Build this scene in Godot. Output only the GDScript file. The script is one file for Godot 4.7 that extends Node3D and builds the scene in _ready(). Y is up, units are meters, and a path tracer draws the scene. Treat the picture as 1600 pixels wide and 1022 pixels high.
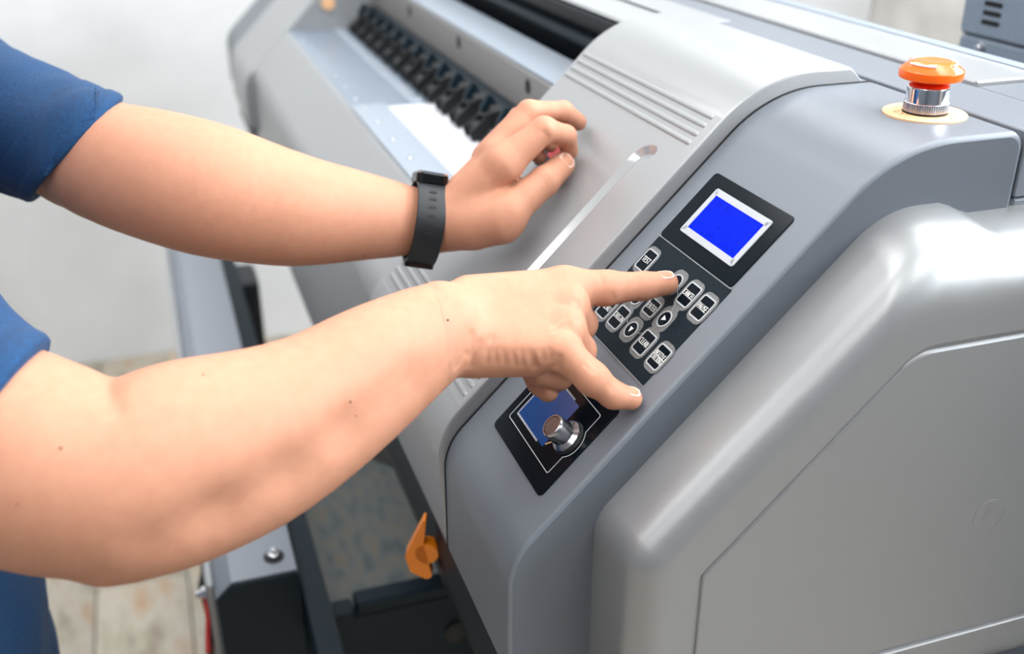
extends Node3D
# A technician in a blue shirt works the control panel of a wide format printer.
# Axes: x runs along the printer (its near end at x = 0), y is up, z points to the side where the person stands.

var M := {}
const SLANT_Y := 1.3026          # the sloping control face passes through (y = SLANT_Y, z = 0) at 45 degrees
const S2 := 0.70710678


func _ready() -> void:
	setup_camera_and_light()
	make_materials()
	build_room()
	build_printer()
	build_background_things()
	build_person()


func setup_camera_and_light() -> void:
	var cam := Camera3D.new()
	cam.name = "camera"
	add_child(cam)
	cam.transform = Transform3D(Basis(Vector3(0.32323, 0.0, -0.94632), Vector3(-0.40908, 0.90174, -0.13973), Vector3(0.85333, 0.43229, 0.29147)), Vector3(0.5125, 1.58, 0.3209))
	cam.fov = 34.414
	cam.near = 0.02
	cam.far = 60.0
	cam.current = true
	var env := Environment.new()
	env.background_mode = Environment.BG_COLOR
	env.background_color = Color(0.86, 0.92, 1.0)
	env.background_energy_multiplier = 2.0
	env.tonemap_mode = Environment.TONE_MAPPER_LINEAR
	env.tonemap_exposure = 1.15
	env.sdfgi_enabled = true
	env.ssao_enabled = true
	env.ssil_enabled = true
	var we := WorldEnvironment.new()
	we.name = "environment"
	we.environment = env
	var lens := CameraAttributesPhysical.new()
	lens.frustum_focal_length = 38.75
	lens.frustum_focus_distance = 0.72
	lens.exposure_aperture = 4.6
	we.camera_attributes = lens
	add_child(we)


# ------------------------------------------------------------------ mesh building
class MB:
	var v := PackedVector3Array()

	func tri(a: Vector3, b: Vector3, c: Vector3) -> void:
		v.push_back(a)
		v.push_back(b)
		v.push_back(c)

	func quad(a: Vector3, b: Vector3, c: Vector3, d: Vector3) -> void:
		tri(a, b, c)
		tri(a, c, d)

	# turns a closed piece so that its faces look outwards
	func fix(start: int) -> void:
		var c := Vector3.ZERO
		var n := v.size() - start
		if n == 0:
			return
		for i in range(start, v.size()):
			c += v[i]
		c /= float(n)
		var vol := 0.0
		for i in range(start, v.size(), 3):
			vol += (v[i] - c).dot((v[i + 1] - c).cross(v[i + 2] - c))
		if vol < 0.0:
			flip(start)

	func flip(start: int) -> void:
		for i in range(start, v.size(), 3):
			var t := v[i + 1]
			v[i + 1] = v[i + 2]
			v[i + 2] = t

	func cap(ring: PackedVector3Array, rev: bool) -> void:
		# flat cap of any simple outline
		var o := ring[0]
		var nrm := Vector3.ZERO
		for i in ring.size():
			nrm += (ring[i] - o).cross(ring[(i + 1) % ring.size()] - o)
		nrm = nrm.normalized()
		var ux := nrm.cross(Vector3(0.31, 0.77, 0.55)).normalized()
		var uy := nrm.cross(ux)
		var p2 := PackedVector2Array()
		for p in ring:
			p2.push_back(Vector2((p - o).dot(ux), (p - o).dot(uy)))
		var idx := Geometry2D.triangulate_polygon(p2)
		for i in range(0, idx.size(), 3):
			var a := ring[idx[i]]
			var b := ring[idx[i + 1]]
			var c := ring[idx[i + 2]]
			if ((b - a).cross(c - a)).dot(nrm) < 0.0:
				var t := b
				b = c
				c = t
			if rev:
				tri(a, c, b)
			else:
				tri(a, b, c)

	func loft(rings: Array, closed := true, cap0 := true, cap1 := true, do_fix := true) -> void:
		var start := v.size()
		for i in rings.size() - 1:
			var p: PackedVector3Array = rings[i]
			var q: PackedVector3Array = rings[i + 1]
			var n := p.size()
			for j in (n if closed else n - 1):
				var k := (j + 1) % n
				var a := p[j]
				var b := p[k]
				var c := q[k]
				var d := q[j]
				if not a.is_equal_approx(b):
					tri(a, b, c)
				if not c.is_equal_approx(d):
					tri(a, c, d)
		if cap0:
			cap(rings[0], true)
		if cap1:
			cap(rings[rings.size() - 1], false)
		if do_fix:
			fix(start)

	# box with chamfered edges
	func box(c: Vector3, s: Vector3, bev := 0.0, turn := Basis.IDENTITY) -> void:
		var h := s * 0.5
		var b := minf(bev, minf(h.x, minf(h.y, h.z)) * 0.95)
		if b <= 0.0:
			b = 0.00001
		var rings := []
		for lv in [[-h.z, b], [-h.z + b, 0.0], [h.z - b, 0.0], [h.z, b]]:
			var o: float = lv[1]
			var x := h.x - o
			var y := h.y - o
			var r := PackedVector3Array()
			for q in [Vector2(-x, -y + b), Vector2(-x + b, -y), Vector2(x - b, -y), Vector2(x, -y + b), Vector2(x, y - b), Vector2(x - b, y), Vector2(-x + b, y), Vector2(-x, y - b)]:
				r.push_back(c + turn * Vector3(q.x, q.y, lv[0]))
			rings.append(r)
		loft(rings)

	func span(lo: Vector3, hi: Vector3, bev := 0.0) -> void:
		box((lo + hi) * 0.5, (hi - lo).abs(), bev)

	# turned shape: profile of (radius, height) round the y axis of xf
	func lathe(profile: Array, seg: int, xf: Transform3D) -> void:
		var rings := []
		for p in profile:
			var r := PackedVector3Array()
			for j in seg:
				var a := TAU * j / seg
				r.push_back(xf * Vector3(cos(a) * maxf(p[0], 0.00005), p[1], sin(a) * maxf(p[0], 0.00005)))
			rings.append(r)
		loft(rings)

	func tube(path: Array, radii: Array, seg := 12, caps := true) -> void:
		var rings := []
		var side := Vector3.ZERO
		for i in path.size():
			var t: Vector3 = (path[mini(i + 1, path.size() - 1)] - path[maxi(i - 1, 0)]).normalized()
			if side == Vector3.ZERO:
				side = t.cross(Vector3(0.13, 0.97, 0.21)).normalized()
			side = (side - t * side.dot(t)).normalized()
			var up := t.cross(side)
			var r := PackedVector3Array()
			for j in seg:
				var a := TAU * j / seg
				r.push_back(path[i] + (side * cos(a) + up * sin(a)) * radii[mini(i, radii.size() - 1)])
			rings.append(r)
		loft(rings, true, caps, caps)

	# plate: outline in the xy plane of xf, from height h0 to h1 along its z, upper edge chamfered
	func plate(outline: PackedVector2Array, xf: Transform3D, h0: float, h1: float, bev := 0.0) -> void:
		var rings := []
		var lv := [[h0, 0.0], [h1 - bev, 0.0], [h1, bev]] if bev > 0.0 else [[h0, 0.0], [h1, 0.0]]
		for l in lv:
			var r := PackedVector3Array()
			for p in inset(outline, l[1]):
				r.push_back(xf * Vector3(p.x, p.y, l[0]))
			rings.append(r)
		loft(rings)

	# flat band between an outline and the same outline drawn inwards
	func band(outline: PackedVector2Array, xf: Transform3D, width: float, h0: float, h1: float) -> void:
		var inner := inset(outline, width)
		var rings := []
		for l in [[outline, h0], [outline, h1], [inner, h1], [inner, h0], [outline, h0]]:
			var r := PackedVector3Array()
			for p in l[0]:
				r.push_back(xf * Vector3(p.x, p.y, l[1]))
			rings.append(r)
		loft(rings, true, false, false)

	static func inset(o: PackedVector2Array, d: float) -> PackedVector2Array:
		if d == 0.0:
			return o
		var area := 0.0
		for i in o.size():
			area += o[i].cross(o[(i + 1) % o.size()])
		var s := 1.0 if area > 0.0 else -1.0
		var r := PackedVector2Array()
		for i in o.size():
			var a := (o[i] - o[(i - 1 + o.size()) % o.size()]).normalized()
			var b := (o[(i + 1) % o.size()] - o[i]).normalized()
			var na := Vector2(-a.y, a.x) * s
			var nb := Vector2(-b.y, b.x) * s
			var m := na + nb
			r.push_back(o[i] + m * (d / maxf(0.3, 1.0 + na.dot(nb))))
		return r

	func mesh(angle := 38.0) -> ArrayMesh:
		var fn := PackedVector3Array()
		var near := {}
		for i in range(0, v.size(), 3):
			fn.push_back((v[i + 1] - v[i]).cross(v[i + 2] - v[i]))
		for i in v.size():
			var k := Vector3i((v[i] * 50000.0).round())
			if near.has(k):
				near[k].push_back(i / 3)
			else:
				near[k] = PackedInt32Array([i / 3])
		var limit := cos(deg_to_rad(angle))
		var pos := PackedVector3Array()
		var nor := PackedVector3Array()
		for i in range(0, v.size(), 3):
			var f := fn[i / 3]
			if f.length_squared() < 1e-22:
				continue
			var u := f.normalized()
			for c in [0, 2, 1]:
				var p := v[i + c]
				var s := Vector3.ZERO
				for t in near[Vector3i((p * 50000.0).round())]:
					var g := fn[t]
					if g.dot(u) >= limit * g.length():
						s += g
				pos.push_back(p)
				nor.push_back(s.normalized() if s.length_squared() > 1e-24 else u)
		var arr := []
		arr.resize(Mesh.ARRAY_MAX)
		arr[Mesh.ARRAY_VERTEX] = pos
		arr[Mesh.ARRAY_NORMAL] = nor
		var m := ArrayMesh.new()
		m.add_surface_from_arrays(Mesh.PRIMITIVE_TRIANGLES, arr)
		return m


# rounded outline through corners; every corner gives segs + 1 points
func rounded(corners: Array, radii: Array, segs: int) -> PackedVector2Array:
	var r := PackedVector2Array()
	var n := corners.size()
	for i in n:
		var p: Vector2 = corners[i]
		var a: Vector2 = (corners[(i - 1 + n) % n] - p).normalized()
		var b: Vector2 = (corners[(i + 1) % n] - p).normalized()
		var half := acos(clampf(a.dot(b), -1.0, 1.0)) * 0.5
		var rad: float = maxf(radii[i % radii.size()], 0.00002)
		var t := rad / tan(half)
		var c := p + (a + b).normalized() * (rad / sin(half))
		var p0 := p + a * t - c
		var p1 := p + b * t - c
		var turn := p0.angle_to(p1)
		for k in segs + 1:
			r.push_back(c + p0.rotated(turn * k / segs))
	return r


func rounded_rect(x0: float, y0: float, x1: float, y1: float, r: float, segs := 5) -> PackedVector2Array:
	return rounded([Vector2(x0, y0), Vector2(x1, y0), Vector2(x1, y1), Vector2(x0, y1)], [r], segs)


func at_x(outline: PackedVector2Array, x: float) -> PackedVector3Array:
	# outline points are (z, y)
	var r := PackedVector3Array()
	for p in outline:
		r.push_back(Vector3(x, p.y, p.x))
	return r


func slope(u: float, v: float, h := 0.0) -> Transform3D:
	# a frame on the sloping control face: x along the printer, y up the slope, z out of it
	return Transform3D(Basis(Vector3(1, 0, 0), Vector3(0, S2, -S2), Vector3(0, S2, S2)), Vector3(u, SLANT_Y + S2 * (v + h), S2 * (h - v)))


# ------------------------------------------------------------------ scene tree helpers
var taken := {}

func numbered(called: String) -> String:
	if not taken.has(called):
		taken[called] = 0
		return called
	taken[called] += 1
	return "%s_%03d" % [called, taken[called]]


func obj(called: String, m: Mesh, mat: Material, parent: Node3D) -> MeshInstance3D:
	var o := MeshInstance3D.new()
	o.name = called
	o.mesh = m
	o.material_override = mat
	parent.add_child(o, true)
	return o


func part(called: String, b: MB, mat: Material, parent: Node3D, angle := 38.0) -> MeshInstance3D:
	return obj(called, b.mesh(angle), mat, parent)


func thing(called: String, label: String, category: String, where := Vector3.ZERO, group := "") -> Node3D:
	var o := Node3D.new()
	o.name = numbered(called)
	add_child(o)
	o.position = where
	o.set_meta("label", label)
	o.set_meta("category", category)
	if group != "":
		o.set_meta("group", group)
	return o


func structure(called: String, b: MB, mat: Material, label := "") -> MeshInstance3D:
	var o := part(called, b, mat, self)
	o.set_meta("kind", "structure")
	if label != "":
		o.set_meta("label", label)
		o.set_meta("category", called.get_slice("_", 0))
	return o


# ------------------------------------------------------------------ materials
func noise(freq: float, sd: int, lo: Color, hi: Color, size := 512, octaves := 4, kind := FastNoiseLite.TYPE_SIMPLEX_SMOOTH, normal := false, bump := 2.0) -> NoiseTexture2D:
	var n := FastNoiseLite.new()
	n.noise_type = kind
	n.frequency = freq
	n.seed = sd
	n.fractal_octaves = octaves
	var t := NoiseTexture2D.new()
	t.width = size
	t.height = size
	t.seamless = true
	t.noise = n
	if normal:
		t.as_normal_map = true
		t.bump_strength = bump
	else:
		var g := Gradient.new()
		g.set_color(0, lo)
		g.set_color(1, hi)
		t.color_ramp = g
	return t


func mat(called: String, c: Color, rough: float, metal := 0.0, spec := 0.5) -> StandardMaterial3D:
	var m := StandardMaterial3D.new()
	m.resource_name = called
	m.albedo_color = c
	m.roughness = rough
	m.metallic = metal
	m.metallic_specular = spec
	M[called] = m
	return m


func grain(m: StandardMaterial3D, tex: Texture2D, scale: float, nor: Texture2D = null, amount := 0.3) -> void:
	m.uv1_triplanar = true
	m.uv1_world_triplanar = true
	m.uv1_scale = Vector3.ONE * scale
	if tex:
		m.albedo_texture = tex
	if nor:
		m.normal_enabled = true
		m.normal_texture = nor
		m.normal_scale = amount


func make_materials() -> void:
	var speck := noise(0.09, 3, Color(0.94, 0.94, 0.94), Color(1, 1, 1), 512, 4)
	var pebble := noise(0.16, 5, Color.BLACK, Color.WHITE, 512, 3, FastNoiseLite.TYPE_SIMPLEX_SMOOTH, true, 3.0)
	grain(mat("silver_plastic", Color(0.635, 0.64, 0.646), 0.32, 0.25), speck, 24.0, pebble, 0.05)
	grain(mat("cover_plastic", Color(0.60, 0.603, 0.608), 0.35, 0.5), speck, 30.0, pebble, 0.12)
	grain(mat("housing_plastic", Color(0.45, 0.47, 0.50), 0.40, 0.1), speck, 24.0, pebble, 0.10)
	grain(mat("band_plastic", Color(0.36, 0.38, 0.41), 0.5, 0.0), speck, 30.0, pebble, 0.25)
	grain(mat("steel", Color(0.60, 0.65, 0.71), 0.34, 0.55), speck, 3.0)
	mat("grip_gloss", Color(0.70, 0.705, 0.71), 0.16, 0.45)
	mat("bright_steel", Color(0.68, 0.72, 0.77), 0.32, 0.5)
	mat("taupe_steel", Color(0.60, 0.585, 0.575), 0.42, 0.3)
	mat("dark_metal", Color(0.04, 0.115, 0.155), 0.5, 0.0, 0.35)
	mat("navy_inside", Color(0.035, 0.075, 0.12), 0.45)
	mat("black_rubber", Color(0.035, 0.05, 0.065), 0.55)
	mat("seam_black", Color(0.05, 0.06, 0.075), 0.7)
	mat("panel_black", Color(0.03, 0.065, 0.095), 0.18, 0.0, 0.25)
	mat("chrome", Color(0.93, 0.93, 0.94), 0.08, 1.0)
	mat("brushed_steel", Color(0.76, 0.76, 0.77), 0.25, 1.0)
	mat("knob_face", Color(0.55, 0.50, 0.48), 0.35, 0.8)
	mat("white_print", Color(0.86, 0.87, 0.88), 0.5)
	mat("key_rim", Color(0.70, 0.71, 0.72), 0.6, 0.0, 0.3)
	mat("grey_print", Color(0.55, 0.56, 0.57), 0.6)
	mat("arrow_white", Color(0.93, 0.93, 0.92), 0.5)
	mat("screen_frame", Color(0.68, 0.69, 0.71), 0.4)
	mat("stop_red", Color(0.93, 0.25, 0.06), 0.22)
	mat("stop_head", Color(0.98, 0.40, 0.08), 0.2)
	grain(mat("legend_plate", Color(0.94, 0.74, 0.55), 0.5), null, 1.0)
	mat("beam_grey", Color(0.545, 0.565, 0.60), 0.4, 0.2)
	var shade_mottle := noise(0.014, 61, Color(0.2, 0.2, 0.2), Color(0.4, 0.4, 0.4), 512, 5)
	var wg := Gradient.new()
	wg.offsets = PackedFloat32Array([0.0, 0.35, 0.55, 0.75, 1.0])
	wg.colors = PackedColorArray([Color(0.22, 0.245, 0.25), Color(0.29, 0.31, 0.315), Color(0.34, 0.345, 0.335), Color(0.36, 0.335, 0.30), Color(0.38, 0.32, 0.265)])
	shade_mottle.color_ramp = wg
	var shade_board := mat("floor_shade", Color(1, 1, 1), 0.7)  # dark mottled colour stands in for floor lying in shade
	grain(shade_board, shade_mottle, 2.2)
	shade_board.uv1_scale = Vector3(1.6, 2.0, 4.5)
	mat("orange", Color(1.0, 0.55, 0.02), 0.4)
	mat("red_sticker", Color(0.80, 0.09, 0.06), 0.4)
	mat("bolt", Color(0.82, 0.82, 0.83), 0.2, 1.0)
	mat("paper", Color(0.80, 0.81, 0.83), 0.8)
	grain(mat("cabinet_paint", Color(0.52, 0.565, 0.62), 0.5), speck, 4.0)
	# key surrounds: worn print with a grain of its own
	var worn := noise(0.11, 21, Color(0.27, 0.28, 0.29), Color(0.56, 0.56, 0.55), 256, 4)
	grain(mat("key_surround", Color(1, 1, 1), 0.6), worn, 30.0)
	var dusty := noise(0.07, 23, Color(0.045, 0.075, 0.10), Color(0.15, 0.19, 0.22), 512, 5)
	grain(mat("keypad_film", Color(1, 1, 1), 0.5, 0.0, 0.2), dusty, 16.0)
	# lcd
	var lcd := mat("lcd_screen", Color(0.0, 0.02, 0.25), 0.35, 0.0, 0.12)
	lcd.emission_enabled = true
	lcd.emission = Color(0.0, 0.16, 1.0)
	lcd.emission_energy_multiplier = 0.85
	var ink := mat("lcd_ink", Color(0.0, 0.02, 0.2), 0.35, 0.0, 0.12)
	ink.emission_enabled = true
	ink.emission = Color(0.0, 0.10, 0.85)
	ink.emission_energy_multiplier = 0.7
	var lit := mat("jog_screen", Color(0.05, 0.16, 0.32), 0.1)
	lit.emission_enabled = true
	lit.emission = Color(0.10, 0.32, 0.58)
	lit.emission_energy_multiplier = 0.35
	# room
	grain(mat("wall_paint", Color(0.90, 0.905, 0.91), 0.85), noise(0.012, 9, Color(0.95, 0.95, 0.95), Color(1, 1, 1), 512, 4), 0.5)
	grain(mat("back_wall_paint", Color(0.88, 0.87, 0.855), 0.85), noise(0.02, 19, Color(0.88, 0.87, 0.86), Color(1, 1, 1), 512, 5), 0.6)
	var pane := mat("window_glass", Color(1, 1, 1, 0.06), 0.02)
	pane.transparency = BaseMaterial3D.TRANSPARENCY_ALPHA
	mat("grey_wall_paint", Color(0.38, 0.40, 0.43), 0.85)
	mat("ceiling_paint", Color(0.93, 0.93, 0.93), 0.9)
	for i in 3:
		var t := noise(0.008 + 0.002 * i, 31 + i, Color(0.60, 0.565, 0.52), Color(0.90, 0.87, 0.82), 512, 5)
		var g := Gradient.new()
		g.offsets = PackedFloat32Array([0.0, 0.30, 0.52, 0.72, 1.0])
		g.colors = PackedColorArray([Color(0.60, 0.56, 0.50), Color(0.72, 0.69, 0.63), Color(0.79, 0.765, 0.72), Color(0.76, 0.70, 0.63), Color(0.74, 0.60, 0.48)])
		t.color_ramp = g
		var f := mat("floor_%d" % i, Color(0.98 - 0.04 * i, 0.97 - 0.04 * i, 0.95 - 0.04 * i), 0.55)
		grain(f, t, 1.0)
		f.uv1_scale = Vector3(0.9, 1, 2.4)
	var glow := mat("light_panel", Color(1, 1, 1), 0.5)
	glow.emission_enabled = true
	glow.emission = Color(1.0, 0.99, 0.97)
	glow.emission_energy_multiplier = 3.0
	# person
	var skin := mat("skin", Color(1, 1, 1), 0.55, 0.0, 0.32)
	var sk := noise(0.02, 41, Color(0.71, 0.50, 0.40), Color(0.75, 0.54, 0.44), 512, 5)
	grain(skin, sk, 9.0, noise(0.2, 43, Color.BLACK, Color.WHITE, 512, 3, FastNoiseLite.TYPE_CELLULAR, true, 4.0), 0.10)
	skin.subsurf_scatter_enabled = true
	skin.subsurf_scatter_strength = 0.06
	mat("eye_white", Color(0.88, 0.87, 0.85), 0.2)
	mat("iris", Color(0.12, 0.07, 0.04), 0.15)
	mat("mole", Color(0.33, 0.20, 0.15), 0.7)
	var nail := mat("nail", Color(0.88, 0.735, 0.67), 0.25)
	nail.clearcoat_enabled = true
	nail.clearcoat = 0.4
	nail.clearcoat_roughness = 0.15
	var cloth := mat("shirt_cloth", Color(1, 1, 1), 0.9)
	grain(cloth, noise(0.06, 51, Color(0.0, 0.15, 0.285), Color(0.005, 0.275, 0.46), 512, 6), 8.0, noise(0.25, 53, Color.BLACK, Color.WHITE, 512, 2, FastNoiseLite.TYPE_CELLULAR, true, 5.0), 0.35)
	cloth.rim_enabled = true
	cloth.rim = 0.05
	cloth.rim_tint = 0.7
	grain(mat("trouser_cloth", Color(0.09, 0.10, 0.13), 0.9), speck, 6.0)
	mat("shoe_leather", Color(0.05, 0.045, 0.04), 0.45)
	grain(mat("hair", Color(0.05, 0.04, 0.035), 0.6), speck, 8.0)
	mat("strap_rubber", Color(0.055, 0.075, 0.095), 0.48)
	mat("watch_case", Color(0.06, 0.065, 0.075), 0.2, 0.4)
	mat("watch_glass", Color(0.03, 0.03, 0.035), 0.05)


# ------------------------------------------------------------------ room
func build_room() -> void:
	var b := MB.new()
	# floor: a slab with boards laid on it
	b.span(Vector3(-2.95, -0.12, -1.75), Vector3(3.15, -0.012, 2.95))
	var fl := structure("floor", b, M.seam_black, "pale stained wood-look floor boards")
	var shapes := []
	for w in [1.2, 0.6]:
		b = MB.new()
		b.box(Vector3(0, -0.006, 0), Vector3(w - 0.003, 0.012, 0.197), 0.0015)
		shapes.append(b.mesh())
	var row := 0
	var z := -1.5
	while z < 2.7:
		var x := -2.8 + (0.6 if row % 2 == 1 else 0.0)
		var k := row * 7
		if row % 2 == 1:
			obj("board", shapes[1], M["floor_%d" % (k % 3)], fl).position = Vector3(-2.5, 0, z)
		while x < 2.9:
			obj("board", shapes[0], M["floor_%d" % (k % 3)], fl).position = Vector3(x + 0.6, 0, z)
			k += 2 + row % 2
			x += 1.2
		z += 0.2
		row += 1
	b = MB.new()
	b.span(Vector3(-2.95, -0.1, -1.75), Vector3(-2.8, 3.0, 2.95))
	structure("wall_left", b, M.wall_paint, "plain white wall beyond the far end of the printer")
	b = MB.new()
	b.span(Vector3(-2.8, -0.1, -1.75), Vector3(3.0, WIN.position.y, -1.6))
	b.span(Vector3(-2.8, WIN.end.y, -1.75), Vector3(3.0, 3.0, -1.6))
	b.span(Vector3(-2.8, WIN.position.y, -1.75), Vector3(WIN.position.x, WIN.end.y, -1.6))
	b.span(Vector3(WIN.end.x, WIN.position.y, -1.75), Vector3(3.0, WIN.end.y, -1.6))
	structure("wall_back", b, M.back_wall_paint, "off-white scuffed wall behind the printer")
	added_daylight_window()
	b = MB.new()
	b.span(Vector3(3.0, -0.1, -1.75), Vector3(3.15, 3.0, 2.95))
	structure("wall_right", b, M.grey_wall_paint, "grey wall behind the camera")
	b = MB.new()
	b.span(Vector3(-2.8, -0.1, 2.8), Vector3(3.0, 3.0, 2.95))
	structure("wall_front", b, M.grey_wall_paint, "grey wall behind the worker")
	b = MB.new()
	b.span(Vector3(-2.95, 2.9, -1.75), Vector3(3.15, 3.05, 2.95))
	structure("ceiling", b, M.ceiling_paint, "white ceiling with light panels")
	# white pillar against the back wall
	b = MB.new()
	b.plate(rounded_rect(-2.30, -1.6, -2.02, -1.30, 0.012), Transform3D(Basis(Vector3(1, 0, 0), Vector3(0, 0, 1), Vector3(0, 1, 0)), Vector3(0, 0, 0)), 0.0, 2.9)
	structure("trim_1", b, M.wall_paint, "bright white pillar standing against the back wall")
	for x in [-1.75, -0.25, 1.25]:
		for zz in [-0.70, 0.62, 1.95]:
			if zz < 1.5 or x > -1.0:
				ceiling_light(Vector3(x, 2.9, zz))


const WIN := Rect2(-0.75, 1.72, 2.5, 0.95)      # opening for the added unseen window, above and behind the printer

func added_daylight_window() -> void:  # unseen window, added to whiten upper edges with light from behind
	var w := Node3D.new()
	w.name = "window_1"
	add_child(w)
	w.set_meta("kind", "structure")
	w.set_meta("label", "wide unseen window added high in the back wall for light from behind")
	w.set_meta("category", "window")
	var f := Transform3D(Basis.IDENTITY, Vector3(0, 0, -1.70))
	var b := MB.new()
	b.band(PackedVector2Array([WIN.position, Vector2(WIN.end.x, WIN.position.y), WIN.end, Vector2(WIN.position.x, WIN.end.y)]), f, 0.05, 0.0, 0.06)
	part("window_frame", b, M.wall_paint, w)
	for k in 2:
		b = MB.new()
		var x := WIN.position.x + WIN.size.x * (k + 1) / 3.0
		b.span(Vector3(x - 0.02, WIN.position.y + 0.05, -1.695), Vector3(x + 0.02, WIN.end.y - 0.05, -1.645), 0.003)
		part("mullion", b, M.wall_paint, w)
	for k in 3:
		b = MB.new()
		var x := WIN.position.x + WIN.size.x * k / 3.0
		b.span(Vector3(x + 0.02, WIN.position.y + 0.04, -1.673), Vector3(x + WIN.size.x / 3.0 - 0.02, WIN.end.y - 0.04, -1.668))
		part("window_pane", b, M.window_glass, w)
	b = MB.new()
	b.span(Vector3(WIN.position.x - 0.04, WIN.position.y - 0.03, -1.64), Vector3(WIN.end.x + 0.04, WIN.position.y, -1.55), 0.004)
	part("window_sill", b, M.wall_paint, w)
	var l := AreaLight3D.new()
	l.name = "daylight"  # area light in the added opening, standing in for the sky
	l.area_size = WIN.size - Vector2(0.1, 0.1)
	l.light_energy = DAYLIGHT
	l.light_color = Color(0.95, 0.98, 1.0)
	l.area_range = 14.0
	l.shadow_enabled = true
	w.add_child(l)
	l.position = Vector3(WIN.get_center().x, WIN.get_center().y, -1.60)
	l.rotation_degrees.y = 180.0


func ceiling_light(p: Vector3) -> void:
	var where := "over the printer" if p.z < 0.0 else ("over the worker" if p.z < 1.5 else "by the front wall")
	var along := "far" if p.x < -1.0 else ("middle" if p.x < 1.0 else "near")
	var t := thing("ceiling_light", "flat white ceiling light panel %s, %s one of its row" % [where, along], "ceiling light", p, "ceiling light panels")
	var b := MB.new()
	b.band(rounded_rect(-0.62, -0.32, 0.62, 0.32, 0.01, 2), Transform3D(Basis(Vector3(1, 0, 0), Vector3(0, 0, 1), Vector3(0, -1, 0)), Vector3.ZERO), 0.03, 0.0, 0.03)
	part("frame", b, M.silver_plastic, t)
	b = MB.new()
	b.box(Vector3(0, -0.012, 0), Vector3(1.2, 0.012, 0.6), 0.002)
	part("diffuser_panel", b, M.light_panel, t)
	var l := AreaLight3D.new()
	l.name = "panel_glow"
	l.area_size = Vector2(1.18, 0.58)
	l.light_energy = LIGHT
	l.light_color = Color(0.97, 0.985, 1.0)
	l.area_range = 12.0
	l.shadow_enabled = true
	t.add_child(l)
	l.position = Vector3(0, -0.035, 0)
	l.rotation_degrees.x = -90.0


const LIGHT := 0.75
const DAYLIGHT := 10.5


# ------------------------------------------------------------------ printer
# outline of the end housing, drawn in by o (o_top at the top); points are (z, y)
func housing(zf: float, sum: float, top: float, zb: float, yb: float, o := 0.0, o_top := -1.0, radii := [0.006, 0.05, 0.10, 0.012, 0.012]) -> PackedVector2Array:
	var ot := o if o_top < 0.0 else o_top
	var f := zf - o
	var s := sum - o * 1.41421
	var t := top - ot
	var rr := []
	for r in radii:
		rr.append(maxf(r - o * 0.6, 0.0015))
	return rounded([Vector2(f, yb + o), Vector2(f, s - f), Vector2(s - t, t), Vector2(zb + o, t), Vector2(zb + o, yb + o)], rr, 10)


func build_printer() -> void:
	var p := thing("wide_format_printer", "large grey wide format printer with silver hood and control panel at its end", "printer")
	build_end(p)
	build_hood(p)
	build_cover(p)
	build_lcd(p)
	build_keypad(p)
	build_jog(p)
	build_stop(p)
	build_rear(p)
	build_middle(p)
	build_far_end(p)
	build_stand(p)


func build_end(p: Node3D) -> void:
	var b := MB.new()
	var rings := []
	for l in [[-0.40, 0.0], [-0.02, 0.0], [-0.0035, 0.0], [-0.0017, 0.0005], [-0.0005, 0.0017], [0.0, 0.0035]]:
		rings.append(at_x(housing(0.149, 1.3026, 1.4045, -0.1965, 1.055, l[1]), l[0]))
	b.loft(rings, true, true, false, false)
	b.fix(0)
	part("end_housing", b, M.housing_plastic, p, 50.0)
	# side face of the housing, a darker grained plastic
	b = MB.new()
	rings = []
	for l in [[0.0, 0.0036], [0.0, 0.02]]:
		rings.append(at_x(housing(0.149, 1.3026, 1.4045, -0.1965, 1.055, l[1]), l[0]))
	b.loft([at_x(housing(0.149, 1.3026, 1.4045, -0.1965, 1.055, 0.0036), -0.003), rings[0]], true, false, true)
	part("side_band", b, M.band_plastic, p)
	# dark tray that the housing stands on
	b = MB.new()
	b.span(Vector3(-1.9, 0.985, -0.26), Vector3(0.0, 1.055, 0.140), 0.004)
	part("base_tray", b, M.dark_metal, p)


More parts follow.
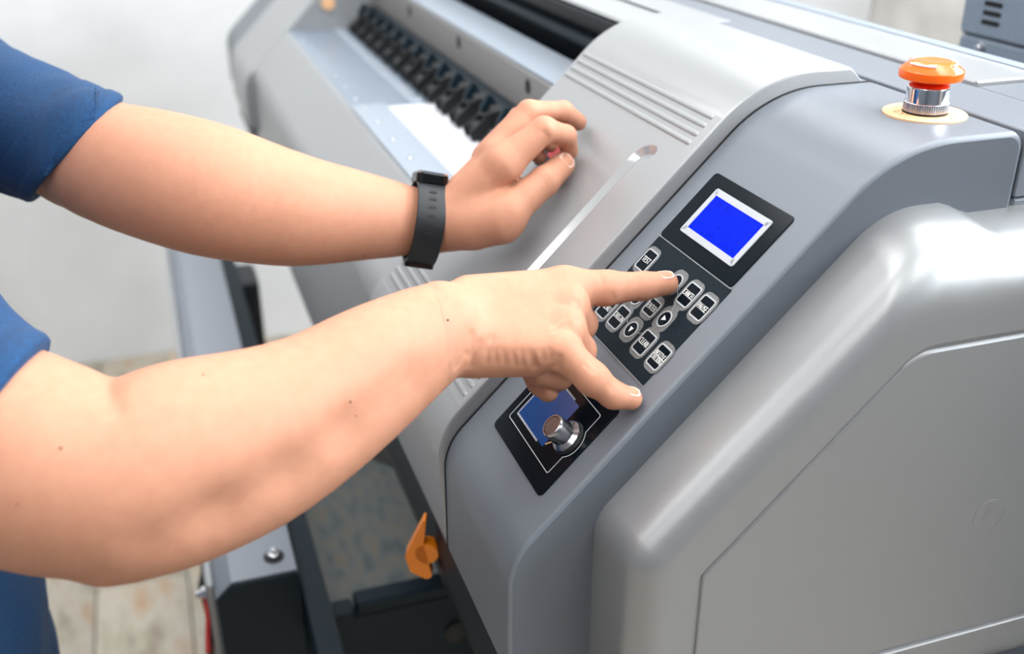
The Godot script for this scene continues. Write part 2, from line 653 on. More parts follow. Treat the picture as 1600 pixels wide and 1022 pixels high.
func build_hood(p: Node3D) -> void:
	# shell with a rounded rim at both ends; the flat slope is left open and filled with a face that has the grip slot cut into it
	var h := 0.0118
	var zf := 0.155
	var sm := 1.3026 + h * 1.41421
	var top := 1.4165
	var n := 12
	var b := MB.new()
	# profile (z, y) from the bottom of the front to the back of the top
	var prof := func(o: float) -> Array:
		var pts := rounded([Vector2(zf - o - 0.02, 1.045), Vector2(zf - o - 0.004, 1.068), Vector2(zf - o, sm - o * 1.414 - zf + o), Vector2(sm - o * 1.414 - top + o, top - o), Vector2(-0.170, top - o), Vector2(-0.186, 1.400)], [0.001, 0.012, 0.062 - o, 0.104 - o, 0.006, 0.001], n)
		return Array(pts).slice(n, 5 * (n + 1) + 1)
	var rows := []
	for l in [[-0.418, 0.010], [-0.418, 0.003], [-0.4172, 0.0010], [-0.415, 0.0], [-0.152, 0.0], [-0.1500, 0.0007], [-0.149, 0.0028], [-0.149, 0.0126]]:
		var r := PackedVector3Array()
		for q in prof.call(l[1]):
			r.push_back(Vector3(l[0], q.y, q.x))
		rows.append(r)
	# which piece of the profile is the flat slope
	var count: int = rows[0].size()
	var flat := -1
	var longest := 0.0
	for j in count - 1:
		var len: float = rows[3][j].distance_to(rows[3][j + 1])
		if len > longest and rows[3][j].y > 1.12 and rows[3][j + 1].y < 1.405:
			longest = len
			flat = j
	for i in rows.size() - 1:
		for j in count - 1:
			if i == 3 and j == flat:
				continue
			b.quad(rows[i][j], rows[i][j + 1], rows[i + 1][j + 1], rows[i + 1][j])
	# flat slope with the slot
	var f := slope(0, 0, h)
	var inv := f.affine_inverse()
	var lo: Vector3 = inv * rows[3][flat]
	var hi: Vector3 = inv * rows[4][flat + 1]
	var line := PackedVector2Array([Vector2(-0.1955, 0.0575), Vector2(-0.2005, 0.0565), Vector2(-0.2050, 0.0535), Vector2(-0.2075, 0.0480), Vector2(-0.2080, 0.040), Vector2(-0.2080, -0.105)])
	var outs := []
	for w in [0.0070, 0.0066, 0.0012, 0.0006]:
		outs.append(stadium(line, w))
	var slot: PackedVector2Array = outs[0]
	# keyhole polygon: outer rectangle, bridge, slot
	var outer := PackedVector2Array([Vector2(lo.x, lo.y), Vector2(hi.x, lo.y), Vector2(hi.x, hi.y), Vector2(lo.x, hi.y)])
	var near := 0
	for k in slot.size():
		if slot[k].y < slot[near].y:
			near = k
	# the slot lies well inside: fill in strips left, right, above and below its box
	var x0 := 1e9
	var x1 := -1e9
	var y0 := 1e9
	var y1 := -1e9
	for q in slot:
		x0 = minf(x0, q.x)
		x1 = maxf(x1, q.x)
		y0 = minf(y0, q.y)
		y1 = maxf(y1, q.y)
	x0 -= 0.004
	x1 += 0.004
	y0 -= 0.004
	y1 += 0.004
	for r in [[outer[0].x, outer[0].y, x0, outer[2].y], [x1, outer[0].y, outer[2].x, outer[2].y], [x0, y1, x1, outer[2].y], [x0, outer[0].y, x1, y0]]:
		b.quad(f * Vector3(r[0], r[1], 0), f * Vector3(r[2], r[1], 0), f * Vector3(r[2], r[3], 0), f * Vector3(r[0], r[3], 0))
	# ring between the box and the slot: each slot point joined to the box outline in the same direction of travel
	var boxline := PackedVector2Array()
	for q in slot:
		boxline.push_back(q)
	var key := PackedVector2Array([Vector2(x0, y0), Vector2(slot[near].x, y0)])
	for k in slot.size() + 1:
		key.push_back(slot[(near + k) % slot.size()])
	key.push_back(Vector2(slot[near].x + 0.000001, y0))
	key.append_array(PackedVector2Array([Vector2(x1, y0), Vector2(x1, y1), Vector2(x0, y1)]))
	var idx := Geometry2D.triangulate_polygon(key)
	if idx.is_empty():
		key = PackedVector2Array([Vector2(x0, y0), Vector2(slot[near].x, y0)])
		for k in slot.size() + 1:
			key.push_back(slot[(near - k + slot.size() * 2) % slot.size()])
		key.push_back(Vector2(slot[near].x + 0.000001, y0))
		key.append_array(PackedVector2Array([Vector2(x1, y0), Vector2(x1, y1), Vector2(x0, y1)]))
		idx = Geometry2D.triangulate_polygon(key)
	for i in range(0, idx.size(), 3):
		var a := key[idx[i]]
		var c := key[idx[i + 1]]
		var d := key[idx[i + 2]]
		if (c - a).cross(d - a) < 0.0:
			var t := c
			c = d
			d = t
		b.tri(f * Vector3(a.x, a.y, 0), f * Vector3(c.x, c.y, 0), f * Vector3(d.x, d.y, 0))
	# walls and floor of the slot
	var depth := [0.0, -0.0002, -0.0035, -0.0037]
	var lev := []
	for i in outs.size():
		var r := PackedVector3Array()
		for q in outs[i]:
			r.push_back(f * Vector3(q.x, q.y, depth[i]))
		lev.append(r)
	var wall := MB.new()
	wall.loft(lev, true, false, true, false)
	# turn the wall so that it faces into the slot
	var s := 0.0
	var mid := f * Vector3(-0.208, -0.03, 0.004)
	for i in range(0, mini(200, wall.v.size()), 3):
		s += (wall.v[i + 1] - wall.v[i]).cross(wall.v[i + 2] - wall.v[i]).dot(mid - wall.v[i])
	if s < 0.0:
		wall.flip(0)
	# rest of the shell faces outwards
	var shell := MB.new()
	shell.v = b.v
	var hood := part("hood", shell, M.silver_plastic, p, 42.0)
	part("grip_recess", wall, M.grip_gloss, hood, 30.0)
	# embossed ribs
	for v in [0.1036, 0.0954, 0.0871, 0.0789]:
		hood_rib(hood, -0.411, -0.161, v)
	for v in [-0.171, -0.1626, -0.1538, -0.1452]:
		hood_rib(hood, -0.407, -0.156, v)
	# dark joint where the hood meets the housing
	b = MB.new()
	var rings := []
	for l in [[-0.149, -0.0007], [-0.1474, -0.0006], [-0.1470, 0.0006], [-0.152, 0.0006]]:
		rings.append(at_x(housing(0.149, 1.3026, 1.4045, -0.1965, 1.055, l[1]), l[0]))
	b.loft(rings, true, false, false, true)
	part("hood_joint", b, M.seam_black, p)
	# sticker under the worker's left hand
	b = MB.new()
	b.plate(rounded_rect(-0.017, -0.016, 0.017, 0.014, 0.003), slope(-0.318, 0.012, h), 0.0, 0.0009, 0.0003)
	var st := part("sticker", b, M.panel_black, p)
	b = MB.new()
	b.plate(rounded_rect(-0.006, -0.004, 0.015, 0.012, 0.002), slope(-0.318, 0.012, h), 0.0009, 0.0012)
	part("sticker_print", b, M.red_sticker, st)


func hood_rib(hood: Node3D, u0: float, u1: float, v: float) -> void:
	var f := slope(0, v, 0.0118)
	var b := MB.new()
	var rings := []
	for e in [[u0, 0.05], [u0 + 0.0008, 0.6], [u0 + 0.0022, 1.0], [u1 - 0.0022, 1.0], [u1 - 0.0008, 0.6], [u1, 0.05]]:
		var r := PackedVector3Array()
		for k in 9:
			var a := PI * k / 8.0
			r.push_back(f * Vector3(e[0], cos(a) * 0.0024 * (0.4 + 0.6 * e[1]), -0.0004 + sin(a) * 0.0017 * e[1]))
		rings.append(r)
	b.loft(rings)
	part("rib", b, M.silver_plastic, hood, 60.0)


func stadium(line: PackedVector2Array, w: float) -> PackedVector2Array:
	# outline of a stroke of half-width w with round ends, the same number of points for every w
	var r := PackedVector2Array()
	var n := line.size()
	var nor := PackedVector2Array()
	for i in n:
		var t := (line[mini(i + 1, n - 1)] - line[maxi(i - 1, 0)]).normalized()
		nor.push_back(Vector2(-t.y, t.x))
	for i in n:
		r.push_back(line[i] + nor[i] * w)
	for k in range(1, 8):
		r.push_back(line[n - 1] + nor[n - 1].rotated(-PI * k / 8.0) * w)
	for i in range(n - 1, -1, -1):
		r.push_back(line[i] - nor[i] * w)
	for k in range(1, 8):
		r.push_back(line[0] + (-nor[0]).rotated(-PI * k / 8.0) * w)
	return r


func build_cover(p: Node3D) -> void:
	# [x, offset front and slope, offset top, bump kept]
	var lev := [[-0.004, 0.0, 0.0, 1.0], [0.012, 0.0012, 0.0012, 1.0], [0.026, 0.0026, 0.0035, 0.9], [0.036, 0.0040, 0.0085, 0.6], [0.0415, 0.0058, 0.0145, 0.35], [0.0465, 0.0086, 0.0220, 0.2], [0.0505, 0.0125, 0.0295, 0.1], [0.0535, 0.0175, 0.0375, 0.0], [0.0549, 0.0230, 0.0450, 0.0], [0.0550, 0.0300, 0.0520, 0.0], [0.0550, 0.0470, 0.0690, 0.0], [0.0542, 0.0480, 0.0702, 0.0], [0.0522, 0.0486, 0.0710, 0.0], [0.0522, 0.0508, 0.0736, 0.0], [0.0532, 0.0514, 0.0744, 0.0], [0.0538, 0.0524, 0.0756, 0.0], [0.0538, 0.060, 0.083, 0.0]]
	var b := MB.new()
	var rings := []
	for l in lev:
		var r := PackedVector3Array()
		var pts := housing(0.090, 1.2667, 1.3636, -0.42, 1.00, l[1], l[2], [0.01, 0.034, 0.062, 0.03, 0.02])
		# the top edge steps down a little behind the corner
		var out := PackedVector2Array()
		for q in pts:
			out.push_back(q)
			if out.size() == 33:
				for z in [-0.128, -0.138, -0.146, -0.154, -0.162, -0.172, -0.19]:
					out.push_back(Vector2(z, q.y))
		for q in out:
			var y := q.y
			if q.x < -0.10 and q.y > 1.2:
				y -= 0.0095 * l[3] * smoothstep(-0.136, -0.164, q.x)
			r.push_back(Vector3(l[0], y, q.x))
		rings.append(r)
	b.loft(rings, true, true, true)
	var cover := part("side_cover", b, M.cover_plastic, p, 24.0)
	# faint round boss moulded into the panel
	b = MB.new()
	b.lathe([[0.0130, -0.001], [0.0130, 0.0002], [0.0120, 0.0005], [0.0060, 0.0005], [0.0052, 0.0001], [0.0, 0.0001]], 40, Transform3D(Basis(Vector3(0, 0, 1), Vector3(1, 0, 0), Vector3(0, 1, 0)), Vector3(0.0538, 1.1513, -0.1807)))
	part("boss", b, M.cover_plastic, cover)


func text(called: String, words: String, size: float, xf: Transform3D, mt: Material, parent: Node3D) -> MeshInstance3D:
	var t := TextMesh.new()
	var f := SystemFont.new()
	f.font_names = PackedStringArray(["Droid Sans"])
	t.font = f
	t.text = words
	t.font_size = 32
	t.pixel_size = size / 32.0
	t.depth = 0.00025
	t.curve_step = 2.0
	var o := obj(called, t, mt, parent)
	o.transform = xf
	return o


func build_lcd(p: Node3D) -> void:
	var f := slope(0, 0)
	var b := MB.new()
	b.plate(rounded_rect(-0.1265, 0.0135, -0.0245, 0.0730, 0.0035), f, -0.001, 0.0010, 0.0004)
	var panel := part("display_panel", b, M.panel_black, p)
	b = MB.new()
	b.band(rounded_rect(-0.1105, 0.0245, -0.0375, 0.0635, 0.002), f, 0.0050, 0.0009, 0.0017)
	part("display_frame", b, M.screen_frame, panel)
	b = MB.new()
	b.plate(rounded_rect(-0.1056, 0.0294, -0.0424, 0.0586, 0.0006, 2), f, 0.0008, 0.00125)
	part("display_screen", b, M.lcd_screen, panel)
	# faint characters of the liquid crystal, too worn to read
	var rng := RandomNumberGenerator.new()
	rng.seed = 12
	b = MB.new()
	for row in 4:
		for col in 20:
			if rng.randf() < [0.55, 0.35, 0.25, 0.6][row] and (row in [0, 1] and col < 9 or row in [2, 3] and col > 6):
				for k in 4:
					var x := -0.1030 + col * 0.003 + rng.randi_range(0, 2) * 0.0007
					var y := 0.0560 - row * 0.0070 - rng.randi_range(0, 5) * 0.0007
					b.plate(PackedVector2Array([Vector2(x, y), Vector2(x + 0.0008, y), Vector2(x + 0.0008, y + 0.0008), Vector2(x, y + 0.0008)]), f, 0.00120, 0.00128)
	part("display_characters", b, M.lcd_ink, panel).set_meta("kind", "stuff")


func build_keypad(p: Node3D) -> void:
	var f := slope(0, 0)
	var b := MB.new()
	b.plate(rounded_rect(-0.1255, -0.0700, -0.0225, 0.0132, 0.0016), f, -0.001, 0.0007, 0.0002)
	var pad := part("keypad", b, M.keypad_film, p)
	# thin bright edges of the film
	b = MB.new()
	b.plate(rounded_rect(-0.1255, 0.0128, -0.0240, 0.0134, 0.0002, 1), f, 0.0006, 0.00085)
	part("film_edge", b, M.grey_print, pad)
	b = MB.new()
	b.plate(rounded_rect(-0.1245, -0.0703, -0.0225, -0.0698, 0.0002, 1), f, 0.0002, 0.00085)
	part("film_edge", b, M.grey_print, pad)
	var keys := [["TEST", -0.1157, -0.0066], ["", -0.0722, -0.0056], ["CANCEL", -0.0515, -0.0065], ["PAUSE", -0.0314, -0.0074], ["^l", -0.0929, -0.0300], ["ENTER", -0.0724, -0.0289], ["^r", -0.0533, -0.0289], ["MENU", -0.1125, -0.0500], ["ORIGIN", -0.0931, -0.0491], ["^d", -0.0728, -0.0493], ["CLEAN", -0.0518, -0.0495], ["NOZZLE\nCHECKING", -0.0298, -0.0494]]
	var hw := 0.0066
	for k in keys:
		var at := slope(k[1], k[2])
		var round_key: bool = k[0].begins_with("^") or k[0] == ""
		var face := circle(0.0055, 28) if round_key else rounded_rect(-hw, -0.0078, hw, 0.0078, 0.0016)
		if k[0] == "ENTER":
			face = rounded_rect(-0.0062, -0.0055, 0.0062, 0.0055, 0.0016)
		# worn light surround printed round the key
		b = MB.new()
		var halo: PackedVector2Array = MB.inset(face, -0.0031)
		var soft := rounded_rect(-0.0092, -0.0116, 0.0092, 0.0116, 0.0060, 6)
		if round_key or k[0] == "ENTER":
			soft = rounded_rect(-0.0085, -0.0098, 0.0085, 0.0098, 0.0062, 6)
		b.plate(soft if not round_key else soft, at, 0.0006, 0.00082, 0.0001)
		part("key_surround", b, M.key_surround, pad)
		b = MB.new()
		b.band(MB.inset(face, -0.0009), at, 0.0010, 0.0008, 0.0012)
		part("key_rim", b, M.key_rim, pad)
		b = MB.new()
		b.plate(face, at, 0.0006, 0.00125, 0.0003)
		part("key", b, M.panel_black, pad)
		if k[0].begins_with("^"):
			var tri := [Vector2(-0.0017, -0.0020), Vector2(0.0023, 0.0), Vector2(-0.0017, 0.0020)]
			var a := {"^r": 0.0, "^l": PI, "^d": -PI * 0.5}
			b = MB.new()
			var o := PackedVector2Array()
			for q in tri:
				o.push_back(q.rotated(a[k[0]]))
			b.plate(o, at, 0.00125, 0.00145)
			part("key_arrow", b, M.arrow_white, pad)
		elif k[0].contains("\n"):
			var w: PackedStringArray = k[0].split("\n")
			fitted(w[0], 0.0115, 0.0031, slope(k[1], k[2] + 0.0015), pad)
			fitted(w[1], 0.0135, 0.0031, slope(k[1], k[2] - 0.0020), pad)
		elif k[0] != "":
			fitted(k[0], 0.0108 if k[0].length() < 6 else 0.0128, 0.0036, at, pad)
	# worn film joining CANCEL and the arrow key
	b = MB.new()
	b.plate(rounded_rect(-0.0045, -0.0075, 0.0045, 0.0075, 0.003), slope(-0.0523, -0.0195), 0.0006, 0.0008)
	part("key_surround", b, M.key_surround, pad)
	# ring line through the arrow keys
	b = MB.new()
	var path := []
	for i in 33:
		var a := TAU * i / 32.0
		path.append(slope(-0.0727 + cos(a) * 0.0200, -0.0285 + sin(a) * 0.0215, 0.0008).origin)
	b.tube(path, [0.00022], 5, false)
	part("ring_line", b, M.grey_print, pad)


func circle(r: float, n: int) -> PackedVector2Array:
	var o := PackedVector2Array()
	for i in n:
		o.push_back(Vector2.from_angle(TAU * i / n) * r)
	return o


func fitted(words: String, width: float, height: float, at: Transform3D, parent: Node3D) -> void:
	# lettering squeezed to the given width
	var o := text("key_lettering", words, height * 1.35, at, M.arrow_white, parent)
	var w := o.mesh.get_aabb().size.x
	var k := minf(1.0, width / maxf(w, 0.0001))
	o.transform = Transform3D(at.basis * Basis.from_scale(Vector3(k, 1.15, 1)), at * Vector3(0, 0, 0.0013))


func build_jog(p: Node3D) -> void:
	var f := slope(0, 0)
	var b := MB.new()
	b.plate(rounded_rect(-0.1190, -0.1688, -0.0215, -0.0905, 0.0045), f, -0.001, 0.0011, 0.0004)
	var panel := part("jog_panel", b, M.panel_black, p)
	# white printed outline, bulging round the knob
	var o := PackedVector2Array()
	for q in [Vector2(-0.1090, -0.1552), Vector2(-0.0330, -0.1552)]:
		o.push_back(q)
	o.push_back(Vector2(-0.0318, -0.1538))
	for i in 9:
		var a := lerpf(-0.93, 0.93, i / 8.0)
		o.push_back(Vector2(-0.0400, -0.1290) + Vector2(cos(a) * 0.0140, sin(a) * 0.0140))
	for q in [Vector2(-0.0318, -0.1040), Vector2(-0.0330, -0.1028), Vector2(-0.1090, -0.1028), Vector2(-0.1105, -0.1040), Vector2(-0.1105, -0.1540)]:
		o.push_back(q)
	b = MB.new()
	b.band(o, f, 0.0005, 0.0010, 0.00125)
	part("outline_print", b, M.white_print, panel)
	b = MB.new()
	b.plate(rounded_rect(-0.1040, -0.1476, -0.0560, -0.1105, 0.0006, 2), f, 0.0008, 0.00118)
	part("small_screen", b, M.jog_screen, panel)
	for s in [[-0.1052, -0.1490, -0.0648, -0.1476], [-0.1052, -0.1490, -0.1040, -0.1300], [-0.1052, -0.1105, -0.0645, -0.1092], [-0.1052, -0.1200, -0.1040, -0.1092]]:
		b = MB.new()
		b.plate(PackedVector2Array([Vector2(s[0], s[1]), Vector2(s[2], s[1]), Vector2(s[2], s[3]), Vector2(s[0], s[3])]), f, 0.0009, 0.0014)
		part("screen_edge", b, M.screen_frame, panel)
	b = MB.new()
	b.plate(PackedVector2Array([Vector2(-0.0560, -0.1445), Vector2(-0.0550, -0.1452), Vector2(-0.0515, -0.1405), Vector2(-0.0524, -0.1400)]), f, 0.0010, 0.0013)
	part("dial_mark", b, M.legend_plate, panel)
	# knob
	var base := slope(-0.0400, -0.1290, 0.0011)
	var up := Transform3D(Basis(base.basis.x, base.basis.z, -base.basis.y), base.origin)
	b = MB.new()
	b.lathe([[0.0125, -0.001], [0.0125, 0.0016], [0.0118, 0.0022], [0.0, 0.0022]], 48, up)
	var knob := part("knob", b, M.black_rubber, p)
	b = MB.new()
	b.lathe([[0.0, 0.0022], [0.0113, 0.0022], [0.0115, 0.0026], [0.0114, 0.0040], [0.0096, 0.0056], [0.0087, 0.0064], [0.0085, 0.0165], [0.0082, 0.0178], [0.0075, 0.0184], [0.0069, 0.0184], [0.0068, 0.0180], [0.0, 0.0180]], 48, up)
	part("knob_body", b, M.brushed_steel, knob)
	b = MB.new()
	b.lathe([[0.0, 0.0179], [0.0064, 0.0179], [0.0062, 0.0182], [0.0, 0.0183]], 40, up)
	part("knob_cap", b, M.knob_face, knob)
	b = MB.new()
	b.lathe([[0.0, 0.01785], [0.0069, 0.01785], [0.0069, 0.0181], [0.0064, 0.0181], [0.0, 0.0180]], 40, up)
	part("knob_ring", b, M.seam_black, knob)


func build_stop(p: Node3D) -> void:
	var o := Node3D.new()
	o.name = "emergency_stop"
	p.add_child(o)
	o.position = Vector3(-0.0560, 1.4045, -0.1630)
	o.set_meta("label", "orange mushroom button on a chrome collar")
	var b := MB.new()
	b.lathe([[0.0, -0.001], [0.0270, -0.001], [0.0270, 0.0009], [0.0266, 0.0012], [0.0, 0.0012]], 56, Transform3D.IDENTITY)
	part("legend_plate", b, M.legend_plate, o)
	# specks of the worn print on the plate
	var rng := RandomNumberGenerator.new()
	rng.seed = 5
	b = MB.new()
	for i in 26:
		var a := rng.randf_range(1.2, 2.9)
		var r := rng.randf_range(0.0165, 0.0235)
		b.lathe([[0.00035, 0.0011], [0.00035, 0.00135], [0.0, 0.00135]], 6, Transform3D(Basis.IDENTITY, Vector3(sin(a) * 0.3 * r, 0, cos(a + 1.1) * 0.0) + Vector3(cos(a) * r, 0, sin(a) * r)))
	var specks := part("plate_print", b, M.knob_face, o)
	specks.set_meta("kind", "stuff")
	b = MB.new()
	b.lathe([[0.0, 0.0012], [0.0146, 0.0012], [0.0146, 0.0022], [0.0, 0.0022]], 48, Transform3D.IDENTITY)
	part("seal", b, M.black_rubber, o)
	b = MB.new()
	# knurled lower ring
	var rings := []
	for l in [[0.0022, 0.0143], [0.0026, 0.0146], [0.0082, 0.0143], [0.0086, 0.0139]]:
		var r := PackedVector3Array()
		for j in 120:
			var a := TAU * j / 120.0
			var q: float = l[1] - (0.00025 if j % 2 == 0 else 0.0)
			r.push_back(Vector3(cos(a) * q, l[0], sin(a) * q))
		rings.append(r)
	b.loft(rings)
	part("knurled_ring", b, M.brushed_steel, o, 10.0)
	b = MB.new()
	b.lathe([[0.0, 0.0084], [0.0137, 0.0084], [0.0136, 0.0175], [0.0132, 0.0184], [0.0124, 0.0187], [0.0, 0.0187]], 56, Transform3D.IDENTITY)
	part("chrome_collar", b, M.chrome, o)
	b = MB.new()
	b.lathe([[0.0, 0.0185], [0.0128, 0.0185], [0.0127, 0.0196], [0.0105, 0.0205], [0.0088, 0.0210], [0.0086, 0.0245], [0.0, 0.0245]], 48, Transform3D.IDENTITY)
	part("stem", b, M.stop_red, o)
	b = MB.new()
	b.lathe([[0.0, 0.0234], [0.0120, 0.0234], [0.0190, 0.0236], [0.0200, 0.0240], [0.0204, 0.0248], [0.0204, 0.0288], [0.0200, 0.0296], [0.0168, 0.0322], [0.0130, 0.0346], [0.0100, 0.0353], [0.0060, 0.0350], [0.0, 0.0346]], 64, Transform3D.IDENTITY)
	part("mushroom_head", b, M.stop_head, o)
	# white turning arrows on the dome
	for k in 3:
		b = MB.new()
		var path := []
		var rad := []
		for i in 13:
			var a := TAU * k / 3.0 + 0.55 + 1.25 * i / 12.0
			path.append(Vector3(cos(a) * 0.0150, 0.0335 + 0.0001, sin(a) * 0.0150))
			rad.append(0.0008 if i > 2 else 0.0004 + 0.0006 * (2 - i) + (0.0010 if i == 2 else 0.0))
		b.tube(path, rad, 8)
		part("turn_arrow", b, M.arrow_white, o)


func build_rear(p: Node3D) -> void:
	var b := MB.new()
	b.span(Vector3(-0.80, 1.36, -0.2540), Vector3(0.0, 1.4035, -0.1975), 0.0008)
	part("rear_plate", b, M.housing_plastic, p)
	b = MB.new()
	b.span(Vector3(-0.113, 1.36, -0.34), Vector3(0.0, 1.4035, -0.2550), 0.0008)
	part("rear_plate", b, M.housing_plastic, p)
	b = MB.new()
	b.span(Vector3(-0.80, 1.36, -0.318), Vector3(-0.1145, 1.4070, -0.2550), 0.0015)
	part("rear_cover", b, M.silver_plastic, p)
	b = MB.new()
	b.span(Vector3(-0.80, 1.36, -0.326), Vector3(-0.1145, 1.4100, -0.3185), 0.0022)
	part("rear_rim", b, M.bright_steel, p)
	b = MB.new()
	b.span(Vector3(-1.95, 1.0, -0.336), Vector3(-0.001, 1.36, -0.1970), 0.003)
	part("rear_body", b, M.housing_plastic, p)


func build_middle(p: Node3D) -> void:
	var x0 := -1.46
	var x1 := -0.400
	# front apron
	var b := MB.new()
	var pts := rounded([Vector2(0.060, 1.225), Vector2(0.0765, 1.2412), Vector2(0.1450, 1.1717), Vector2(0.1450, 0.905), Vector2(0.125, 0.905), Vector2(0.125, 1.15)], [0.001, 0.005, 0.045, 0.004, 0.002, 0.01], 8)
	b.loft([at_x(pts, x0), at_x(pts, -0.57)])
	var pts2 := rounded([Vector2(0.060, 1.225), Vector2(0.0765, 1.2412), Vector2(0.1450, 1.1717), Vector2(0.1450, 1.075), Vector2(0.125, 1.075), Vector2(0.125, 1.15)], [0.001, 0.005, 0.045, 0.004, 0.002, 0.01], 8)
	b.loft([at_x(pts2, -0.57), at_x(pts2, x1)])
	part("front_apron", b, M.silver_plastic, p, 50.0)
	# platen
	b = MB.new()
	b.span(Vector3(x0, 1.20, -0.14), Vector3(x1, 1.2370, 0.066), 0.001)
	part("platen", b, M.steel, p)
	b = MB.new()
	b.span(Vector3(x0, 1.2368, 0.046), Vector3(-0.866, 1.2395, 0.0755), 0.0012)
	part("media_edge_strip", b, M.steel, p)
	b = MB.new()
	b.span(Vector3(-0.860, 1.2368, 0.030), Vector3(x1, 1.2425, 0.0765), 0.0015)
	part("media_clamp", b, M.bright_steel, p)
	b = MB.new()
	b.span(Vector3(x0, 1.2368, -0.024), Vector3(-0.866, 1.2400, -0.004), 0.0012)
	part("media_edge_strip", b, M.bright_steel, p)
	var screw := MB.new()
	screw.lathe([[0.0042, -0.001], [0.0042, 0.0010], [0.0036, 0.0016], [0.0, 0.0019]], 16, Transform3D.IDENTITY)
	var sm := screw.mesh()
	for i in 5:
		obj("screw", sm, M.bolt, p).position = Vector3(-0.518 - 0.082 * i, 1.2425, 0.0605)
	for i in 7:
		obj("screw", sm, M.bolt, p).position = Vector3(-0.905 - 0.075 * i, 1.2393, 0.0610)
	for i in 4:
		obj("screw", sm, M.bolt, p).position = Vector3(-0.935 - 0.13 * i, 1.2398, -0.013)
	# pinch rollers
	var wheel := MB.new()
	var turn := Transform3D(Basis(Vector3(0, -1, 0), Vector3(1, 0, 0), Vector3(0, 0, 1)), Vector3.ZERO)
	wheel.lathe([[0.0, -0.011], [0.0085, -0.011], [0.0100, -0.0095], [0.0100, 0.0095], [0.0085, 0.011], [0.0, 0.011]], 24, turn)
	var wm := wheel.mesh()
	var arm := MB.new()
	for s in [-1.0, 1.0]:
		var o := rounded([Vector2(0.012, 1.238), Vector2(0.016, 1.250), Vector2(-0.012, 1.272), Vector2(-0.045, 1.276), Vector2(-0.045, 1.262), Vector2(-0.018, 1.256)], [0.003], 4)
		var l := PackedVector3Array()
		var r := PackedVector3Array()
		for q in o:
			l.push_back(Vector3(s * 0.0125 - 0.0018, q.y - 1.25, q.x))
			r.push_back(Vector3(s * 0.0125 + 0.0018, q.y - 1.25, q.x))
		arm.loft([l, r])
	arm.box(Vector3(0, 0.020, -0.022), Vector3(0.026, 0.007, 0.038), 0.0015, Basis(Vector3(1, 0, 0), 0.14))
	var am := arm.mesh()
	var lever := MB.new()
	lever.box(Vector3(0, 0.030, -0.010), Vector3(0.009, 0.022, 0.010), 0.0015, Basis(Vector3(1, 0, 0), -0.5))
	var lm := lever.mesh()
	for i in 14:
		var n := Node3D.new()
		n.name = "pinch_roller"
		p.add_child(n, true)
		n.position = Vector3(-0.535 - 0.0655 * i, 1.25, -0.040)
		obj("wheel", wm, M.black_rubber, n).position = Vector3(0, -0.0010, 0.0)
		obj("roller_arm", am, M.black_rubber, n)
		obj("spring_post", lm, M.dark_metal, n)
	b = MB.new()
	b.span(Vector3(x0, 1.262, -0.0870), Vector3(x1, 1.2760, -0.0700), 0.002)
	part("roller_bar", b, M.dark_metal, p)
	# rail beam behind the rollers
	b = MB.new()
	b.span(Vector3(x0, 1.2370, -0.1240), Vector3(x1, 1.2700, -0.0885), 0.002)
	part("beam_foot", b, M.dark_metal, p)
	b = MB.new()
	b.span(Vector3(x0, 1.2702, -0.1240), Vector3(x1, 1.3225, -0.0875), 0.0025)
	var beam := part("beam", b, M.taupe_steel, p)
	var hole := MB.new()
	hole.lathe([[0.0, 0.0], [0.0088, 0.0], [0.0088, 0.0006], [0.0, 0.0006]], 20, Transform3D(Basis(Vector3(1, 0, 0), Vector3(0, 0, 1), Vector3(0, -1, 0)), Vector3.ZERO))
	var hm := hole.mesh()
	for x in [-0.6265, -0.909, -1.19, -1.43]:
		obj("beam_hole", hm, M.seam_black, beam).position = Vector3(x, 1.3055, -0.0876)
	b = MB.new()
	var rail := rounded([Vector2(-0.0880, 1.3226), Vector2(-0.0880, 1.3262), Vector2(-0.1235, 1.3420), Vector2(-0.1235, 1.3226)], [0.0015], 4)
	b.loft([at_x(rail, x0), at_x(rail, x1)])
	part("guide_rail", b, M.bright_steel, p)
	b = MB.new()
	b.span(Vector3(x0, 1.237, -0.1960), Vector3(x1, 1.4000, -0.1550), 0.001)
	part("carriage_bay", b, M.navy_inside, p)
	b = MB.new()
	b.tube([Vector3(x0, 1.358, -0.146), Vector3(x1, 1.358, -0.146)], [0.009], 16)
	part("carriage_shaft", b, M.dark_metal, p)
	# top lid over the carriage
	b = MB.new()
	b.span(Vector3(x0, 1.3960, -0.2260), Vector3(-0.4185, 1.4040, -0.1230), 0.0025)
	part("top_lid", b, M.silver_plastic, p)
	b = MB.new()
	b.span(Vector3(x0, 1.4036, -0.1800), Vector3(-0.4185, 1.4046, -0.1740), 0.0003)
	part("lid_groove", b, M.seam_black, p)


func build_far_end(p: Node3D) -> void:
	var b := MB.new()
	var rings := []
	for l in [[-1.95, 0.006], [-1.946, 0.0], [-1.46, 0.0]]:
		rings.append(at_x(housing(0.149, 1.3026, 1.4045, -0.1965, 1.055, l[1]), l[0]))
	b.loft(rings)
	part("far_housing", b, M.housing_plastic, p, 50.0)
	b = MB.new()
	rings = []
	for l in [[-1.72, 0.004], [-1.717, 0.0], [-1.453, 0.0], [-1.45, 0.004]]:
		rings.append(at_x(housing(0.161, 1.3195, 1.4165, -0.18, 1.068, l[1]), l[0]))
	b.loft(rings)
	part("far_hood", b, M.silver_plastic, p, 50.0)
	b = MB.new()
	b.lathe([[0.0, 0.0], [0.012, 0.0], [0.012, 0.004], [0.0, 0.005]], 20, Transform3D(Basis(Vector3(0, 0, 1), Vector3(1, 0, 0), Vector3(0, 1, 0)), Vector3(-1.45, 1.285, 0.0)))
	part("carriage_lock", b, M.legend_plate, p)


